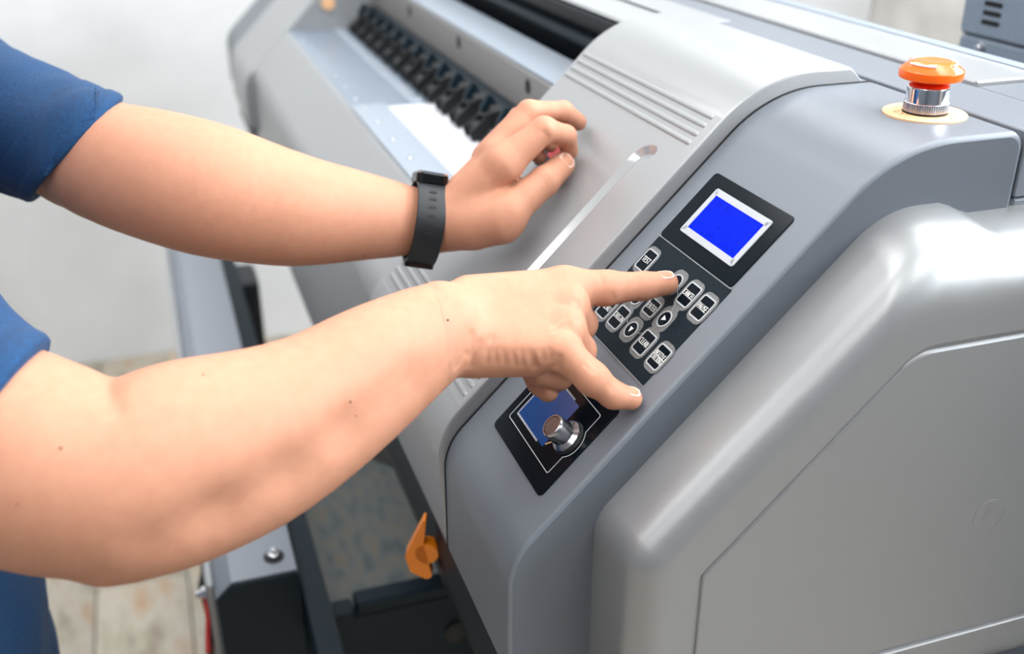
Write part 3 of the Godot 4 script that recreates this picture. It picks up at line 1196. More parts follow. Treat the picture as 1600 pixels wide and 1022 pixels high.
func build_stand(p: Node3D) -> void:
	# take-up beam along the front, at a height of 0.83 m
	var b := MB.new()
	var o := rounded([Vector2(0.2420, 0.69), Vector2(0.2420, 0.83), Vector2(0.3140, 0.83), Vector2(0.3330, 0.812), Vector2(0.3330, 0.69)], [0.002], 2)
	b.loft([at_x(o, -1.62), at_x(o, -0.4563)])
	var beam := part("take_up_beam", b, M.beam_grey, p)
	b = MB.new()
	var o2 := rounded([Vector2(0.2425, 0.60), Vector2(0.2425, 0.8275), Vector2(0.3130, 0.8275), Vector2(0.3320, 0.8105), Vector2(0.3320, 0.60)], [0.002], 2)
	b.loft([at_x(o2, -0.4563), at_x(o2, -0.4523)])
	part("end_shade_plate", b, M.dark_metal, beam)  # dark colour stands in for shade on the grey beam's unlit end
	b = MB.new()
	b.lathe([[0.0105, 0.0], [0.0105, 0.0010], [0.0070, 0.0012], [0.0070, 0.0052], [0.0060, 0.0062], [0.0035, 0.0066], [0.0035, 0.0105], [0.0028, 0.0112], [0.0, 0.0114]], 20, Transform3D(Basis.IDENTITY, Vector3(-0.4860, 0.83, 0.2640)))
	part("bolt", b, M.bolt, beam)
	b = MB.new()
	b.lathe([[0.0115, 0.0], [0.0115, 0.0016], [0.0072, 0.0018], [0.0072, 0.0], [0.0, 0.0]], 20, Transform3D(Basis.IDENTITY, Vector3(-0.4860, 0.8301, 0.2640)))
	part("bolt_washer", b, M.black_rubber, beam)
	# chain drive at the outer edge of the beam
	var rng := RandomNumberGenerator.new()
	rng.seed = 8
	b = MB.new()
	b.span(Vector3(-1.60, 0.70, 0.3330), Vector3(-0.475, 0.818, 0.3420), 0.002)
	part("outer_flange", b, M.silver_plastic, beam)
	for i in 2:
		b = MB.new()
		b.lathe([[0.0, 0.0], [0.0072, 0.0], [0.0072, 0.005], [0.0040, 0.006], [0.0040, 0.011], [0.0, 0.012]], 6, Transform3D(Basis(Vector3(1, 0, 0), Vector3(0, 0, 1), Vector3(0, -1, 0)), Vector3(-0.486 - 0.115 * i, 0.800, 0.342)))
		part("flange_bolt", b, M.bolt, beam)
	for w in [["wire", M.red_sticker, 0.0030, 0.742], ["wire", M.black_rubber, 0.0036, 0.722], ["wire", M.legend_plate, 0.0028, 0.706]]:
		b = MB.new()
		var path := []
		for i in (4 if w[1] == M.red_sticker else 14):
			path.append(Vector3(-0.468 - i * 0.022, w[3] + 0.010 * sin(i * 0.9 + w[3] * 40.0), 0.3465 + 0.003 * cos(i * 1.1)))
		b.tube(path, [w[2]], 8)
		part(w[0], b, w[1], beam)
	# dark rail beside the beam
	b = MB.new()
	b.span(Vector3(-1.55, 0.735, 0.2120), Vector3(-0.330, 0.795, 0.2400), 0.002)
	part("tension_rail", b, M.dark_metal, p)
	# crossbar between the beam and the printer
	b = MB.new()
	b.span(Vector3(-0.478, 0.50, -0.10), Vector3(-0.4560, 0.7460, 0.2424), 0.003)
	var cross := part("crossbar", b, M.dark_metal, p)
	b = MB.new()
	b.span(Vector3(-0.480, 0.7455, 0.1830), Vector3(-0.4510, 0.7560, 0.2420), 0.002)
	part("crossbar_lip", b, M.dark_metal, cross)
	b = MB.new()
	b.span(Vector3(-0.482, 0.7455, -0.10), Vector3(-0.4540, 0.7640, 0.1810), 0.003)
	part("crossbar_lip", b, M.dark_metal, cross)
	b = MB.new()
	b.lathe([[0.0, 0.0], [0.016, 0.0], [0.016, 0.004], [0.010, 0.006], [0.0, 0.006]], 24, Transform3D(Basis(Vector3(0, 0, 1), Vector3(1, 0, 0), Vector3(0, 1, 0)), Vector3(-0.4562, 0.690, 0.060)))
	part("crossbar_plug", b, M.black_rubber, cross)
	# long sill under the hood
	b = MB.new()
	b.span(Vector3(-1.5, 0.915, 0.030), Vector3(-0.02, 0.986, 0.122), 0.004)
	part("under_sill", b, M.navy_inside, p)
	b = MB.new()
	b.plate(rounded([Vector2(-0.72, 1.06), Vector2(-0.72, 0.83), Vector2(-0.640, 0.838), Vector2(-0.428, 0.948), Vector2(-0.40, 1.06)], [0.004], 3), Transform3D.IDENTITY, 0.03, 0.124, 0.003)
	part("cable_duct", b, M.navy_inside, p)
	# legs under the printer, and posts under the take-up beam
	for x in [-0.25, -1.88]:
		b = MB.new()
		b.span(Vector3(x - 0.045, 0.06, -0.16), Vector3(x + 0.034, 0.99, -0.07), 0.004)
		var leg := part("leg", b, M.dark_metal, p)
		b = MB.new()
		b.span(Vector3(x - 0.045, 0.03, -0.42), Vector3(x + 0.034, 0.09, 0.02), 0.006)
		part("foot_bar", b, M.dark_metal, leg)
		for z in [-0.38, -0.02]:
			b = MB.new()
			b.lathe([[0.028, 0.0], [0.030, 0.006], [0.026, 0.014], [0.010, 0.018], [0.010, 0.034], [0.0, 0.034]], 20, Transform3D(Basis.IDENTITY, Vector3(x, 0.0, z)))
			part("levelling_foot", b, M.black_rubber, leg)
	for x in [-0.50, -1.58]:
		b = MB.new()
		b.span(Vector3(x - 0.03, 0.0, 0.262), Vector3(x + 0.03, 0.69, 0.318), 0.004)
		part("take_up_post", b, M.beam_grey, p)
	# shelf added low in the stand, painted dark for the floor in shade
	b = MB.new()
	b.span(Vector3(-1.60, 0.225, -0.34), Vector3(-0.30, 0.25, 0.225), 0.004)
	part("floor_shade_sheet", b, M.floor_shade, p)
	# dark motor box at the far end of the beam
	b = MB.new()
	b.span(Vector3(-1.50, 0.56, 0.178), Vector3(-1.40, 0.788, 0.228), 0.006)
	part("motor_box", b, M.navy_inside, p)
	# orange lever hanging under the hood
	b = MB.new()
	var lv := Transform3D(Basis(Vector3(-0.34, 0.0, 0.94).normalized(), Vector3(0.0, 1.0, 0.0), Vector3(-0.94, 0.0, -0.34).normalized()), Vector3(-0.230, 1.017, 0.157)).scaled_local(Vector3(1.2, 1.2, 1.2))
	var blade := rounded([Vector2(-0.010, 0.022), Vector2(0.0075, -0.016), Vector2(0.004, -0.030), Vector2(-0.008, -0.037), Vector2(-0.012, -0.034), Vector2(-0.0095, -0.022), Vector2(-0.0065, -0.006)], [0.0012, 0.006, 0.005, 0.003, 0.002, 0.004, 0.004], 5)
	b.plate(blade, lv, -0.006, 0.006, 0.0015)
	var lev := part("lever", b, M.orange, p)
	lev.set_meta("label", "orange plastic lever")
	b = MB.new()
	b.lathe([[0.0, -0.006], [0.0085, -0.006], [0.0095, -0.003], [0.0085, 0.005], [0.0050, 0.007], [0.0, 0.007]], 20, lv * Transform3D(Basis(Vector3(1, 0, 0), Vector3(0, 0, 1), Vector3(0, -1, 0)), Vector3(-0.0085, -0.014, 0.0)))
	part("lever_hub", b, M.orange, lev)


func build_background_things() -> void:
	var t := thing("paper_sheet", "white paper sheet fed under the black pinch rollers", "paper", Vector3(-0.63, 1.2372, -0.02))
	var b := MB.new()
	b.box(Vector3(0.0, 0.0007, 0.0), Vector3(0.452, 0.0012, 0.098), 0.0003)
	part("sheet", b, M.paper, t)
	# grey metal cabinet behind the printer
	var c := thing("metal_cabinet", "blue-grey metal cabinet with vent slots standing behind the printer", "cabinet", Vector3(-0.10, 0.0, -0.68))
	b = MB.new()
	b.span(Vector3(-0.322, 0.04, -0.18), Vector3(0.42, 1.3762, 0.178), 0.003)
	part("lower_panel", b, M.cabinet_paint, c)
	b = MB.new()
	b.span(Vector3(-0.322, 1.3775, -0.18), Vector3(0.42, 1.52, 0.180), 0.003)
	part("upper_panel", b, M.cabinet_paint, c)
	b = MB.new()
	b.span(Vector3(-0.30, 0.0, -0.16), Vector3(0.40, 0.04, 0.16), 0.003)
	part("plinth", b, M.dark_metal, c)
	b = MB.new()
	b.plate(rounded_rect(-0.0128, -0.0024, 0.0128, 0.0024, 0.00235), Transform3D.IDENTITY, -0.001, 0.0006)
	var slot := b.mesh()
	for i in 9:
		for k in 3:
			obj("vent_slot", slot, M.seam_black, c).position = Vector3(-0.278 + 0.045 * k * 3.0, 1.3935 + 0.0092 * i, 0.180)
	b = MB.new()
	b.lathe([[0.0, -0.002], [0.0062, -0.002], [0.0062, 0.0015], [0.0045, 0.002], [0.0045, 0.006], [0.0035, 0.0075], [0.0, 0.008]], 18, Transform3D(Basis(Vector3(1, 0, 0), Vector3(0, 0, 1), Vector3(0, -1, 0)), Vector3(-0.2850, 1.3671, 0.178)))
	part("bolt", b, M.bolt, c)


# ------------------------------------------------------------------ person
# Every chain is [group, [[x, y, z, radius], ...]]: group 0 is the limb itself, each other group a finger that blends only with it.
const RIGHT_ARM := [
	[0, [[-0.0564,1.3008,0.1732,0.0268], [-0.0505,1.2972,0.1885,0.0296], [-0.0445,1.2937,0.2034,0.0324], [-0.0386,1.2901,0.2180,0.0349], [-0.0329,1.2856,0.2323,0.0371], [-0.0273,1.2809,0.2463,0.0391], [-0.0226,1.2769,0.2595,0.0411], [-0.0192,1.2739,0.2716,0.0433], [-0.0168,1.2715,0.2830,0.0454], [-0.0146,1.2697,0.2951,0.0473], [-0.0125,1.2686,0.3085,0.0489], [-0.0105,1.2681,0.3224,0.0502], [-0.0087,1.2672,0.3354,0.0509], [-0.0062,1.2653,0.3466,0.0508], [-0.0040,1.2630,0.3571,0.0502], [-0.0049,1.2618,0.3683,0.0504], [-0.0100,1.2625,0.3808,0.0522], [-0.0183,1.2641,0.3942,0.0548], [-0.0297,1.2655,0.4084,0.0570], [-0.0454,1.2663,0.4238,0.0579], [-0.0644,1.2671,0.4404,0.0582], [-0.0837,1.2682,0.4575,0.0585]]],
	[0, [[-0.0510,1.2977,0.1739,0.0227], [-0.0440,1.2904,0.1881,0.0230], [-0.0369,1.2833,0.2019,0.0233], [-0.0301,1.2768,0.2156,0.0235], [-0.0234,1.2708,0.2292,0.0234], [-0.0170,1.2654,0.2427,0.0232], [-0.0111,1.2606,0.2561,0.0234], [-0.0058,1.2566,0.2696,0.0244], [-0.0011,1.2532,0.2830,0.0257], [0.0028,1.2503,0.2966,0.0269], [0.0058,1.2484,0.3106,0.0283], [0.0081,1.2470,0.3249,0.0295], [0.0100,1.2443,0.3387,0.0290], [0.0114,1.2395,0.3519,0.0256], [0.0123,1.2335,0.3649,0.0206], [0.0133,1.2276,0.3778,0.0157]]],
	[0, [[-0.0737,1.3049,0.1486,0.0174], [-0.0739,1.3052,0.0854,0.0138]]],
	[0, [[-0.0623,1.3002,0.1521,0.0164], [-0.0594,1.3005,0.0892,0.0127]]],
	[0, [[-0.0529,1.2938,0.1551,0.0155], [-0.0434,1.2925,0.0962,0.0117]]],
	[0, [[-0.0460,1.2890,0.1601,0.0150], [-0.0309,1.2845,0.1043,0.0111]]],
	[0, [[-0.0498,1.2808,0.1533,0.0152], [-0.0423,1.2747,0.1165,0.0117]]],
	[0, [[-0.0867,1.2853,0.1406,0.0159], [-0.0898,1.2828,0.1084,0.0128]]],
	[1, [[-0.0736,1.3052,0.0846,0.0138], [-0.0693,1.3035,0.0565,0.0113], [-0.0671,1.3022,0.0312,0.0091], [-0.0659,1.3026,0.0149,0.0081]]],
	[2, [[-0.0588,1.2998,0.0885,0.0127], [-0.0714,1.2797,0.0740,0.0115], [-0.0815,1.2498,0.0821,0.0100], [-0.0783,1.2515,0.1000,0.0086]]],
	[3, [[-0.0431,1.2925,0.0954,0.0117], [-0.0532,1.2692,0.0815,0.0108], [-0.0638,1.2467,0.0917,0.0094], [-0.0631,1.2515,0.1065,0.0080]]],
	[4, [[-0.0299,1.2849,0.1039,0.0111], [-0.0181,1.2673,0.0867,0.0103], [-0.0141,1.2557,0.0741,0.0084], [-0.0116,1.2523,0.0628,0.0072]]],
	[5, [[-0.0868,1.2816,0.1162,0.0127], [-0.0832,1.2526,0.1038,0.0117], [-0.0724,1.2399,0.1002,0.0095], [-0.0639,1.2362,0.0987,0.0073]]]
]

const LEFT_ARM := [
	[0, [[-0.2733,1.2851,0.1109,0.0219], [-0.2765,1.2841,0.1131,0.0225], [-0.2797,1.2830,0.1154,0.0232], [-0.2825,1.2833,0.1225,0.0246], [-0.2845,1.2859,0.1376,0.0275], [-0.2860,1.2897,0.1572,0.0312], [-0.2873,1.2933,0.1755,0.0345], [-0.2883,1.2961,0.1910,0.0371], [-0.2891,1.2986,0.2053,0.0395], [-0.2903,1.3010,0.2180,0.0415], [-0.2917,1.3030,0.2278,0.0431], [-0.2934,1.3050,0.2360,0.0444], [-0.2959,1.3076,0.2456,0.0457], [-0.2989,1.3113,0.2582,0.0476], [-0.3026,1.3157,0.2721,0.0495], [-0.3075,1.3197,0.2858,0.0508], [-0.3138,1.3231,0.2987,0.0513], [-0.3213,1.3261,0.3115,0.0511], [-0.3304,1.3287,0.3243,0.0506], [-0.3400,1.3307,0.3366,0.0498], [-0.3511,1.3323,0.3491,0.0486], [-0.3673,1.3345,0.3638,0.0476], [-0.3914,1.3379,0.3827,0.0467], [-0.4209,1.3421,0.4044,0.0458], [-0.4513,1.3469,0.4262,0.0454], [-0.4808,1.3518,0.4464,0.0459], [-0.5112,1.3573,0.4665,0.0470], [-0.5419,1.3631,0.4873,0.0481]]],
	[0, [[-0.2791,1.2983,0.0991,0.0172], [-0.2757,1.3348,0.0653,0.0140]]],
	[0, [[-0.2661,1.2965,0.1029,0.0186], [-0.2553,1.3343,0.0662,0.0147]]],
	[0, [[-0.2612,1.2872,0.1024,0.0206], [-0.2379,1.2946,0.0742,0.0192]]],
	[0, [[-0.2885,1.2883,0.0966,0.0180], [-0.2951,1.3208,0.0675,0.0127]]],
	[0, [[-0.2842,1.2787,0.0981,0.0180], [-0.2808,1.2931,0.0668,0.0127]]],
	[1, [[-0.2557,1.3352,0.0660,0.0147], [-0.2578,1.3590,0.0310,0.0104], [-0.2671,1.3499,0.0086,0.0083], [-0.2753,1.3342,0.0016,0.0074]]],
	[2, [[-0.2770,1.3376,0.0649,0.0134], [-0.2904,1.3657,0.0323,0.0094], [-0.2936,1.3629,0.0008,0.0082], [-0.3019,1.3503,-0.0161,0.0076]]],
	[3, [[-0.2968,1.3295,0.0658,0.0127], [-0.3126,1.3550,0.0323,0.0091], [-0.3161,1.3411,0.0090,0.0082], [-0.3099,1.3313,0.0054,0.0071]]],
	[4, [[-0.3037,1.3182,0.0665,0.0118], [-0.3227,1.3362,0.0356,0.0082], [-0.3226,1.3274,0.0182,0.0072], [-0.3166,1.3189,0.0133,0.0066]]],
	[5, [[-0.2516,1.2884,0.0935,0.0189], [-0.2362,1.3023,0.0668,0.0146], [-0.2465,1.3200,0.0347,0.0120], [-0.2652,1.3256,0.0121,0.0105]]]
]

const SLEEVE_RIGHT := [[-0.0113,1.2592,0.3788,0.0607], [-0.0297,1.2655,0.4084,0.0618], [-0.0837,1.2682,0.4575,0.0695], [-0.175, 1.355, 0.540, 0.078]]
const SLEEVE_LEFT := [[-0.3367,1.3279,0.3290,0.0519], [-0.3673,1.3345,0.3638,0.0522], [-0.4513,1.3469,0.4262,0.0557], [-0.5419,1.3631,0.4873,0.0584], [-0.510, 1.360, 0.555, 0.066]]
const CUFF_RIGHT_P := Vector3(-0.0596, 1.3187, 0.4022)
const CUFF_RIGHT_N := Vector3(0.2823, -0.5792, -0.7648)
const CUFF_LEFT_P := Vector3(-0.3875, 1.3699, 0.3554)
const CUFF_LEFT_N := Vector3(0.2095, -0.7167, -0.6652)

const RIGHT_CREASES := [
	[Vector3(-0.0302, 1.3047, 0.1605), Vector3(-0.0263, 1.2941, 0.1651), 0.0013, 0.0020],
	[Vector3(-0.0263, 1.2941, 0.1651), Vector3(-0.0232, 1.2882, 0.1717), 0.0013, 0.0020],
	[Vector3(-0.0300, 1.2985, 0.1555), Vector3(-0.0281, 1.2908, 0.1606), 0.0014, 0.0020],
	[Vector3(-0.0281, 1.2908, 0.1606), Vector3(-0.0292, 1.2835, 0.1620), 0.0014, 0.0020],
	[Vector3(-0.0315, 1.2991, 0.1477), Vector3(-0.0287, 1.2924, 0.1515), 0.0010, 0.0018],
	[Vector3(-0.0287, 1.2924, 0.1515), Vector3(-0.0287, 1.2848, 0.1524), 0.0010, 0.0018],
	[Vector3(-0.0282, 1.2911, 0.1472), Vector3(-0.0281, 1.2836, 0.1465), 0.0008, 0.0018],
	[Vector3(-0.0275, 1.2915, 0.1422), Vector3(-0.0274, 1.2822, 0.1410), 0.0009, 0.0018],
	[Vector3(-0.0262, 1.2894, 0.1365), Vector3(-0.0268, 1.2801, 0.1347), 0.0009, 0.0018],
	[Vector3(-0.0257, 1.2906, 0.1314), Vector3(-0.0261, 1.2797, 0.1304), 0.0009, 0.0018],
	[Vector3(-0.0241, 1.2887, 0.1257), Vector3(-0.0255, 1.2779, 0.1231), 0.0022, 0.0022],
	[Vector3(-0.0231, 1.2894, 0.1191), Vector3(-0.0223, 1.2840, 0.1185), 0.0012, 0.0018],
	[Vector3(-0.0216, 1.2897, 0.1143), Vector3(-0.0207, 1.2841, 0.1145), 0.0012, 0.0018],
	[Vector3(-0.0187, 1.2856, 0.1099), Vector3(-0.0205, 1.2782, 0.1107), 0.0022, 0.0022],
	[Vector3(-0.0336, 1.3005, 0.1078), Vector3(-0.0363, 1.3040, 0.0984), 0.0006, 0.0016],
	[Vector3(-0.0295, 1.2986, 0.1081), Vector3(-0.0326, 1.3012, 0.0981), 0.0006, 0.0016],
	[Vector3(-0.0249, 1.2963, 0.1077), Vector3(-0.0306, 1.2989, 0.0967), 0.0005, 0.0016],
	[Vector3(-0.0164, 1.2820, 0.0897), Vector3(-0.0128, 1.2779, 0.0859), 0.0006, 0.0015],
	[Vector3(-0.0140, 1.2803, 0.0932), Vector3(-0.0111, 1.2766, 0.0892), 0.0006, 0.0015],
	[Vector3(-0.0079, 1.2677, 0.0800), Vector3(-0.0073, 1.2640, 0.0775), 0.0005, 0.0015],
	[Vector3(-0.0569, 1.3043, 0.0579), Vector3(-0.0576, 1.2993, 0.0569), 0.0008, 0.0018],
	[Vector3(-0.0653, 1.3151, 0.0632), Vector3(-0.0613, 1.3123, 0.0639), 0.0004, 0.0015],
	[Vector3(-0.0525, 1.3119, 0.0831), Vector3(-0.0467, 1.3084, 0.0875), 0.0010, 0.0024],
	[Vector3(-0.0467, 1.3084, 0.0875), Vector3(-0.0343, 1.3010, 0.0901), 0.0010, 0.0024],
	[Vector3(-0.0048, 1.2949, 0.2055), Vector3(0.0171, 1.2815, 0.2454), 0.0032, 0.0130],
	[Vector3(0.0171, 1.2815, 0.2454), Vector3(0.0312, 1.2703, 0.2795), 0.0032, 0.0130],
	[Vector3(0.0312, 1.2703, 0.2795), Vector3(0.0414, 1.2611, 0.3192), 0.0032, 0.0130],
	[Vector3(0.0414, 1.2611, 0.3192), Vector3(0.0462, 1.2528, 0.3534), 0.0032, 0.0130],
	[Vector3(-0.0119, 1.3146, 0.3652), Vector3(0.0115, 1.3127, 0.3602), 0.0015, 0.0050]
]

const LEFT_CREASES := [
	[Vector3(-0.2417, 1.3196, 0.0723), Vector3(-0.2430, 1.3214, 0.0629), 0.0010, 0.0020],
	[Vector3(-0.2369, 1.3277, 0.0405), Vector3(-0.2328, 1.3212, 0.0365), 0.0006, 0.0018],
	[Vector3(-0.2374, 1.3293, 0.0371), Vector3(-0.2338, 1.3226, 0.0330), 0.0005, 0.0018],
	[Vector3(-0.2472, 1.3611, 0.0360), Vector3(-0.2464, 1.3563, 0.0320), 0.0008, 0.0018],
	[Vector3(-0.2844, 1.3609, 0.0021), Vector3(-0.2844, 1.3639, -0.0001), 0.0006, 0.0016],
	[Vector3(-0.2505, 1.3672, 0.0274), Vector3(-0.2495, 1.3636, 0.0245), 0.0006, 0.0016]
]

const MOLES := [Vector3(0.0114, 1.2954, 0.2423), Vector3(-0.0018, 1.3184, 0.3161), Vector3(0.0240, 1.3030, 0.3876), Vector3(0.0136, 1.2874, 0.2405), Vector3(-0.0294, 1.3162, 0.1755), Vector3(0.0323, 1.2806, 0.4109), Vector3(-0.2609, 1.2697, 0.1808), Vector3(-0.2561, 1.3114, 0.2932)]

const TRUNK := [
	[0, [[-0.43, 0.84, 0.625, 0.112], [-0.43, 0.93, 0.622, 0.110], [-0.415, 1.06, 0.625, 0.104], [-0.43, 1.25, 0.605, 0.1], [-0.445, 1.33, 0.582, 0.08]]],
	[0, [[-0.27, 0.84, 0.625, 0.112], [-0.27, 0.93, 0.622, 0.110], [-0.285, 1.06, 0.625, 0.104], [-0.27, 1.25, 0.605, 0.1], [-0.255, 1.33, 0.582, 0.08]]],
	[0, [[-0.35, 0.85, 0.612, 0.112], [-0.35, 0.95, 0.612, 0.112], [-0.35, 1.1, 0.606, 0.112], [-0.35, 1.26, 0.605, 0.104]]],
	[0, [[-0.505, 1.365, 0.567, 0.058], [-0.35, 1.4, 0.582, 0.062], [-0.195, 1.365, 0.567, 0.058]]],
	[0, [[-0.35, 1.4, 0.574, 0.06], [-0.35, 1.47, 0.564, 0.056]]]
]

const LEGS := [
	[0, [[-0.35, 0.93, 0.64, 0.100], [-0.35, 0.90, 0.640, 0.095]]],
	[0, [[-0.435, 0.90, 0.640, 0.088], [-0.442, 0.50, 0.575, 0.062], [-0.440, 0.09, 0.600, 0.044]]],
	[0, [[-0.265, 0.90, 0.640, 0.088], [-0.258, 0.50, 0.575, 0.062], [-0.260, 0.09, 0.600, 0.044]]]
]

const HEAD := [
	[0, [[-0.35, 1.44, 0.557, 0.056], [-0.35, 1.53, 0.545, 0.054]]],
	[0, [[-0.35, 1.640, 0.540, 0.086], [-0.35, 1.615, 0.555, 0.084]]],
	[0, [[-0.35, 1.600, 0.500, 0.064], [-0.35, 1.545, 0.490, 0.048]]],
	[0, [[-0.385, 1.560, 0.530, 0.030], [-0.35, 1.525, 0.470, 0.024], [-0.315, 1.560, 0.530, 0.030]]],
	[1, [[-0.35, 1.612, 0.438, 0.009], [-0.35, 1.582, 0.424, 0.014]]],
	[1, [[-0.366, 1.552, 0.444, 0.008], [-0.334, 1.552, 0.444, 0.008]]],
	[2, [[-0.434, 1.615, 0.550, 0.010], [-0.430, 1.580, 0.545, 0.008]]],
	[2, [[-0.266, 1.615, 0.550, 0.010], [-0.270, 1.580, 0.545, 0.008]]]
]


class Field:
	var a := PackedVector3Array()
	var ab := PackedVector3Array()
	var inv := PackedFloat32Array()
	var ra := PackedFloat32Array()
	var dr := PackedFloat32Array()
	var chain := PackedInt32Array()
	var group := PackedInt32Array()
	var k_chain := 0.004
	var k_base := 0.010
	var k_finger := 0.007
	var clips := {}
	var creases := []
	var folds: FastNoiseLite
	var fold_amount := 0.0
	var count := 0

	func add(chains: Array, grow := 0.0) -> void:
		for c in chains:
			var pts: Array = c[1]
			for i in pts.size() - 1:
				var p := Vector3(pts[i][0], pts[i][1], pts[i][2])
				var q := Vector3(pts[i + 1][0], pts[i + 1][1], pts[i + 1][2])
				a.push_back(p)
				ab.push_back(q - p)
				inv.push_back(1.0 / maxf((q - p).length_squared(), 1e-9))
				ra.push_back(pts[i][3] + grow)
				dr.push_back(pts[i + 1][3] - pts[i][3])
				chain.push_back(count)
				group.push_back(c[0])
			count += 1

	func one(i: int, p: Vector3) -> float:
		var q := p - a[i]
		var t := clampf(q.dot(ab[i]) * inv[i], 0.0, 1.0)
		return (q - ab[i] * t).length() - (ra[i] + dr[i] * t)

	func smin(x: float, y: float, k: float) -> float:
		var h := maxf(k - absf(x - y), 0.0)
		return minf(x, y) - h * h / (4.0 * k)

	func value(p: Vector3, sel: PackedInt32Array) -> float:
		var base := 9.0
		var best := 9.0
		var cur := 9.0
		var id := -1
		var grp := 0
		for i in sel:
			if chain[i] != id:
				if id >= 0:
					if clips.has(grp):
						cur = maxf(cur, clips[grp].distance_to(p))
					if grp == 0:
						base = smin(base, cur, k_base)
					else:
						best = minf(best, smin(base, cur, k_finger))
				id = chain[i]
				grp = group[i]
				cur = 9.0
			var q := p - a[i]
			var t := clampf(q.dot(ab[i]) * inv[i], 0.0, 1.0)
			var d := (q - ab[i] * t).length() - (ra[i] + dr[i] * t)
			var h := maxf(k_chain - absf(cur - d), 0.0)
			cur = minf(cur, d) - h * h / (4.0 * k_chain)
		if id >= 0:
			if clips.has(grp):
				cur = maxf(cur, clips[grp].distance_to(p))
			if grp == 0:
				base = smin(base, cur, k_base)
			else:
				best = minf(best, smin(base, cur, k_finger))
		var r := minf(base, best)
		for c in creases:
			var q: Vector3 = p - c[0]
			var s: Vector3 = c[1] - c[0]
			var t := clampf(q.dot(s) / s.length_squared(), 0.0, 1.0)
			var d2: float = (q - s * t).length_squared() / (c[3] * c[3])
			if d2 < 6.0:
				r += c[2] * exp(-d2)
		if fold_amount > 0.0:
			r += fold_amount * folds.get_noise_3d(p.x * 100.0, p.y * 100.0, p.z * 100.0)
		return r


# meshes the field inside a box with cells of the given size, as surface nets
func nets(f: Field, lo: Vector3, hi: Vector3, cell: float, pos: PackedVector3Array, nor: PackedVector3Array, idx: PackedInt32Array) -> void:
	var nx := int(ceil((hi.x - lo.x) / cell)) + 1
	var ny := int(ceil((hi.y - lo.y) / cell)) + 1
	var nz := int(ceil((hi.z - lo.z) / cell)) + 1
	var sx := 1
	var sy := nx
	var sz := nx * ny
	var val := PackedFloat32Array()
	val.resize(nx * ny * nz)
	val.fill(1.0)
	var B := 6
	var half := cell * B * 0.87
	var margin := 0.012 + f.k_base + f.fold_amount * 2.0
	var blocks := []
	for bz in range(0, nz, B):
		for by in range(0, ny, B):
			for bx in range(0, nx, B):
				var c := lo + Vector3(bx + B * 0.5, by + B * 0.5, bz + B * 0.5) * cell
				var sel := PackedInt32Array()
				var least := 9.0
				for i in f.a.size():
					var d := f.one(i, c)
					if d < half + margin:
						sel.push_back(i)
						least = minf(least, d)
				if sel.is_empty():
					continue
				var inside := least < -half - margin
				var ex := mini(bx + B, nx)
				var ey := mini(by + B, ny)
				var ez := mini(bz + B, nz)
				for k in range(bz, ez):
					for j in range(by, ey):
						var n := k * sz + j * sy + bx
						for i in range(bx, ex):
							val[n] = -1.0 if inside else f.value(lo + Vector3(i, j, k) * cell, sel)
							n += 1
				if not inside:
					blocks.append([bx, by, bz, sel])
	var at := PackedInt32Array()
	at.resize(nx * ny * nz)
	at.fill(-1)
	var edge := [0, 1, 2, 3, 4, 5, 6, 7, 0, 2, 1, 3, 4, 6, 5, 7, 0, 4, 1, 5, 2, 6, 3, 7]
	var off := PackedInt32Array([0, sx, sy, sx + sy, sz, sx + sz, sy + sz, sx + sy + sz])
	var corner := [Vector3(0, 0, 0), Vector3(1, 0, 0), Vector3(0, 1, 0), Vector3(1, 1, 0), Vector3(0, 0, 1), Vector3(1, 0, 1), Vector3(0, 1, 1), Vector3(1, 1, 1)]
	var e := cell * 0.5
	for b in blocks:
		for k in range(b[2], mini(b[2] + B, nz - 1)):
			for j in range(b[1], mini(b[1] + B, ny - 1)):
				for i in range(b[0], mini(b[0] + B, nx - 1)):
					var n: int = k * sz + j * sy + i
					var s := 0
					for q in 8:
						if val[n + off[q]] < 0.0:
							s += 1
					if s == 0 or s == 8:
						continue
					var sum := Vector3.ZERO
					var m := 0
					for q in range(0, 24, 2):
						var va := val[n + off[edge[q]]]
						var vb := val[n + off[edge[q + 1]]]
						if (va < 0.0) != (vb < 0.0):
							sum += corner[edge[q]].lerp(corner[edge[q + 1]], va / (va - vb))
							m += 1
					var p := lo + (Vector3(i, j, k) + sum / m) * cell
					at[n] = pos.size()
					pos.push_back(p)
					var sel: PackedInt32Array = b[3]
					var g := Vector3(1, -1, -1) * f.value(p + Vector3(e, -e, -e), sel) + Vector3(-1, -1, 1) * f.value(p + Vector3(-e, -e, e), sel) + Vector3(-1, 1, -1) * f.value(p + Vector3(-e, e, -e), sel) + Vector3(1, 1, 1) * f.value(p + Vector3(e, e, e), sel)
					nor.push_back(g.normalized())
	var step := [sx, sy, sz]
	for b in blocks:
		for k in range(maxi(b[2], 1), mini(b[2] + B, nz - 1)):
			for j in range(maxi(b[1], 1), mini(b[1] + B, ny - 1)):
				for i in range(maxi(b[0], 1), mini(b[0] + B, nx - 1)):
					var n: int = k * sz + j * sy + i
					var s0 := val[n] < 0.0
					for ax in 3:
						if (val[n + step[ax]] < 0.0) == s0:
							continue
						var u: int = step[(ax + 1) % 3]
						var w: int = step[(ax + 2) % 3]
						var q0 := at[n]
						var q1 := at[n - u]
						var q2 := at[n - u - w]
						var q3 := at[n - w]
						if q0 < 0 or q1 < 0 or q2 < 0 or q3 < 0:
							continue
						if s0:
							idx.append_array([q0, q2, q1, q0, q3, q2])
						else:
							idx.append_array([q0, q1, q2, q0, q2, q3])


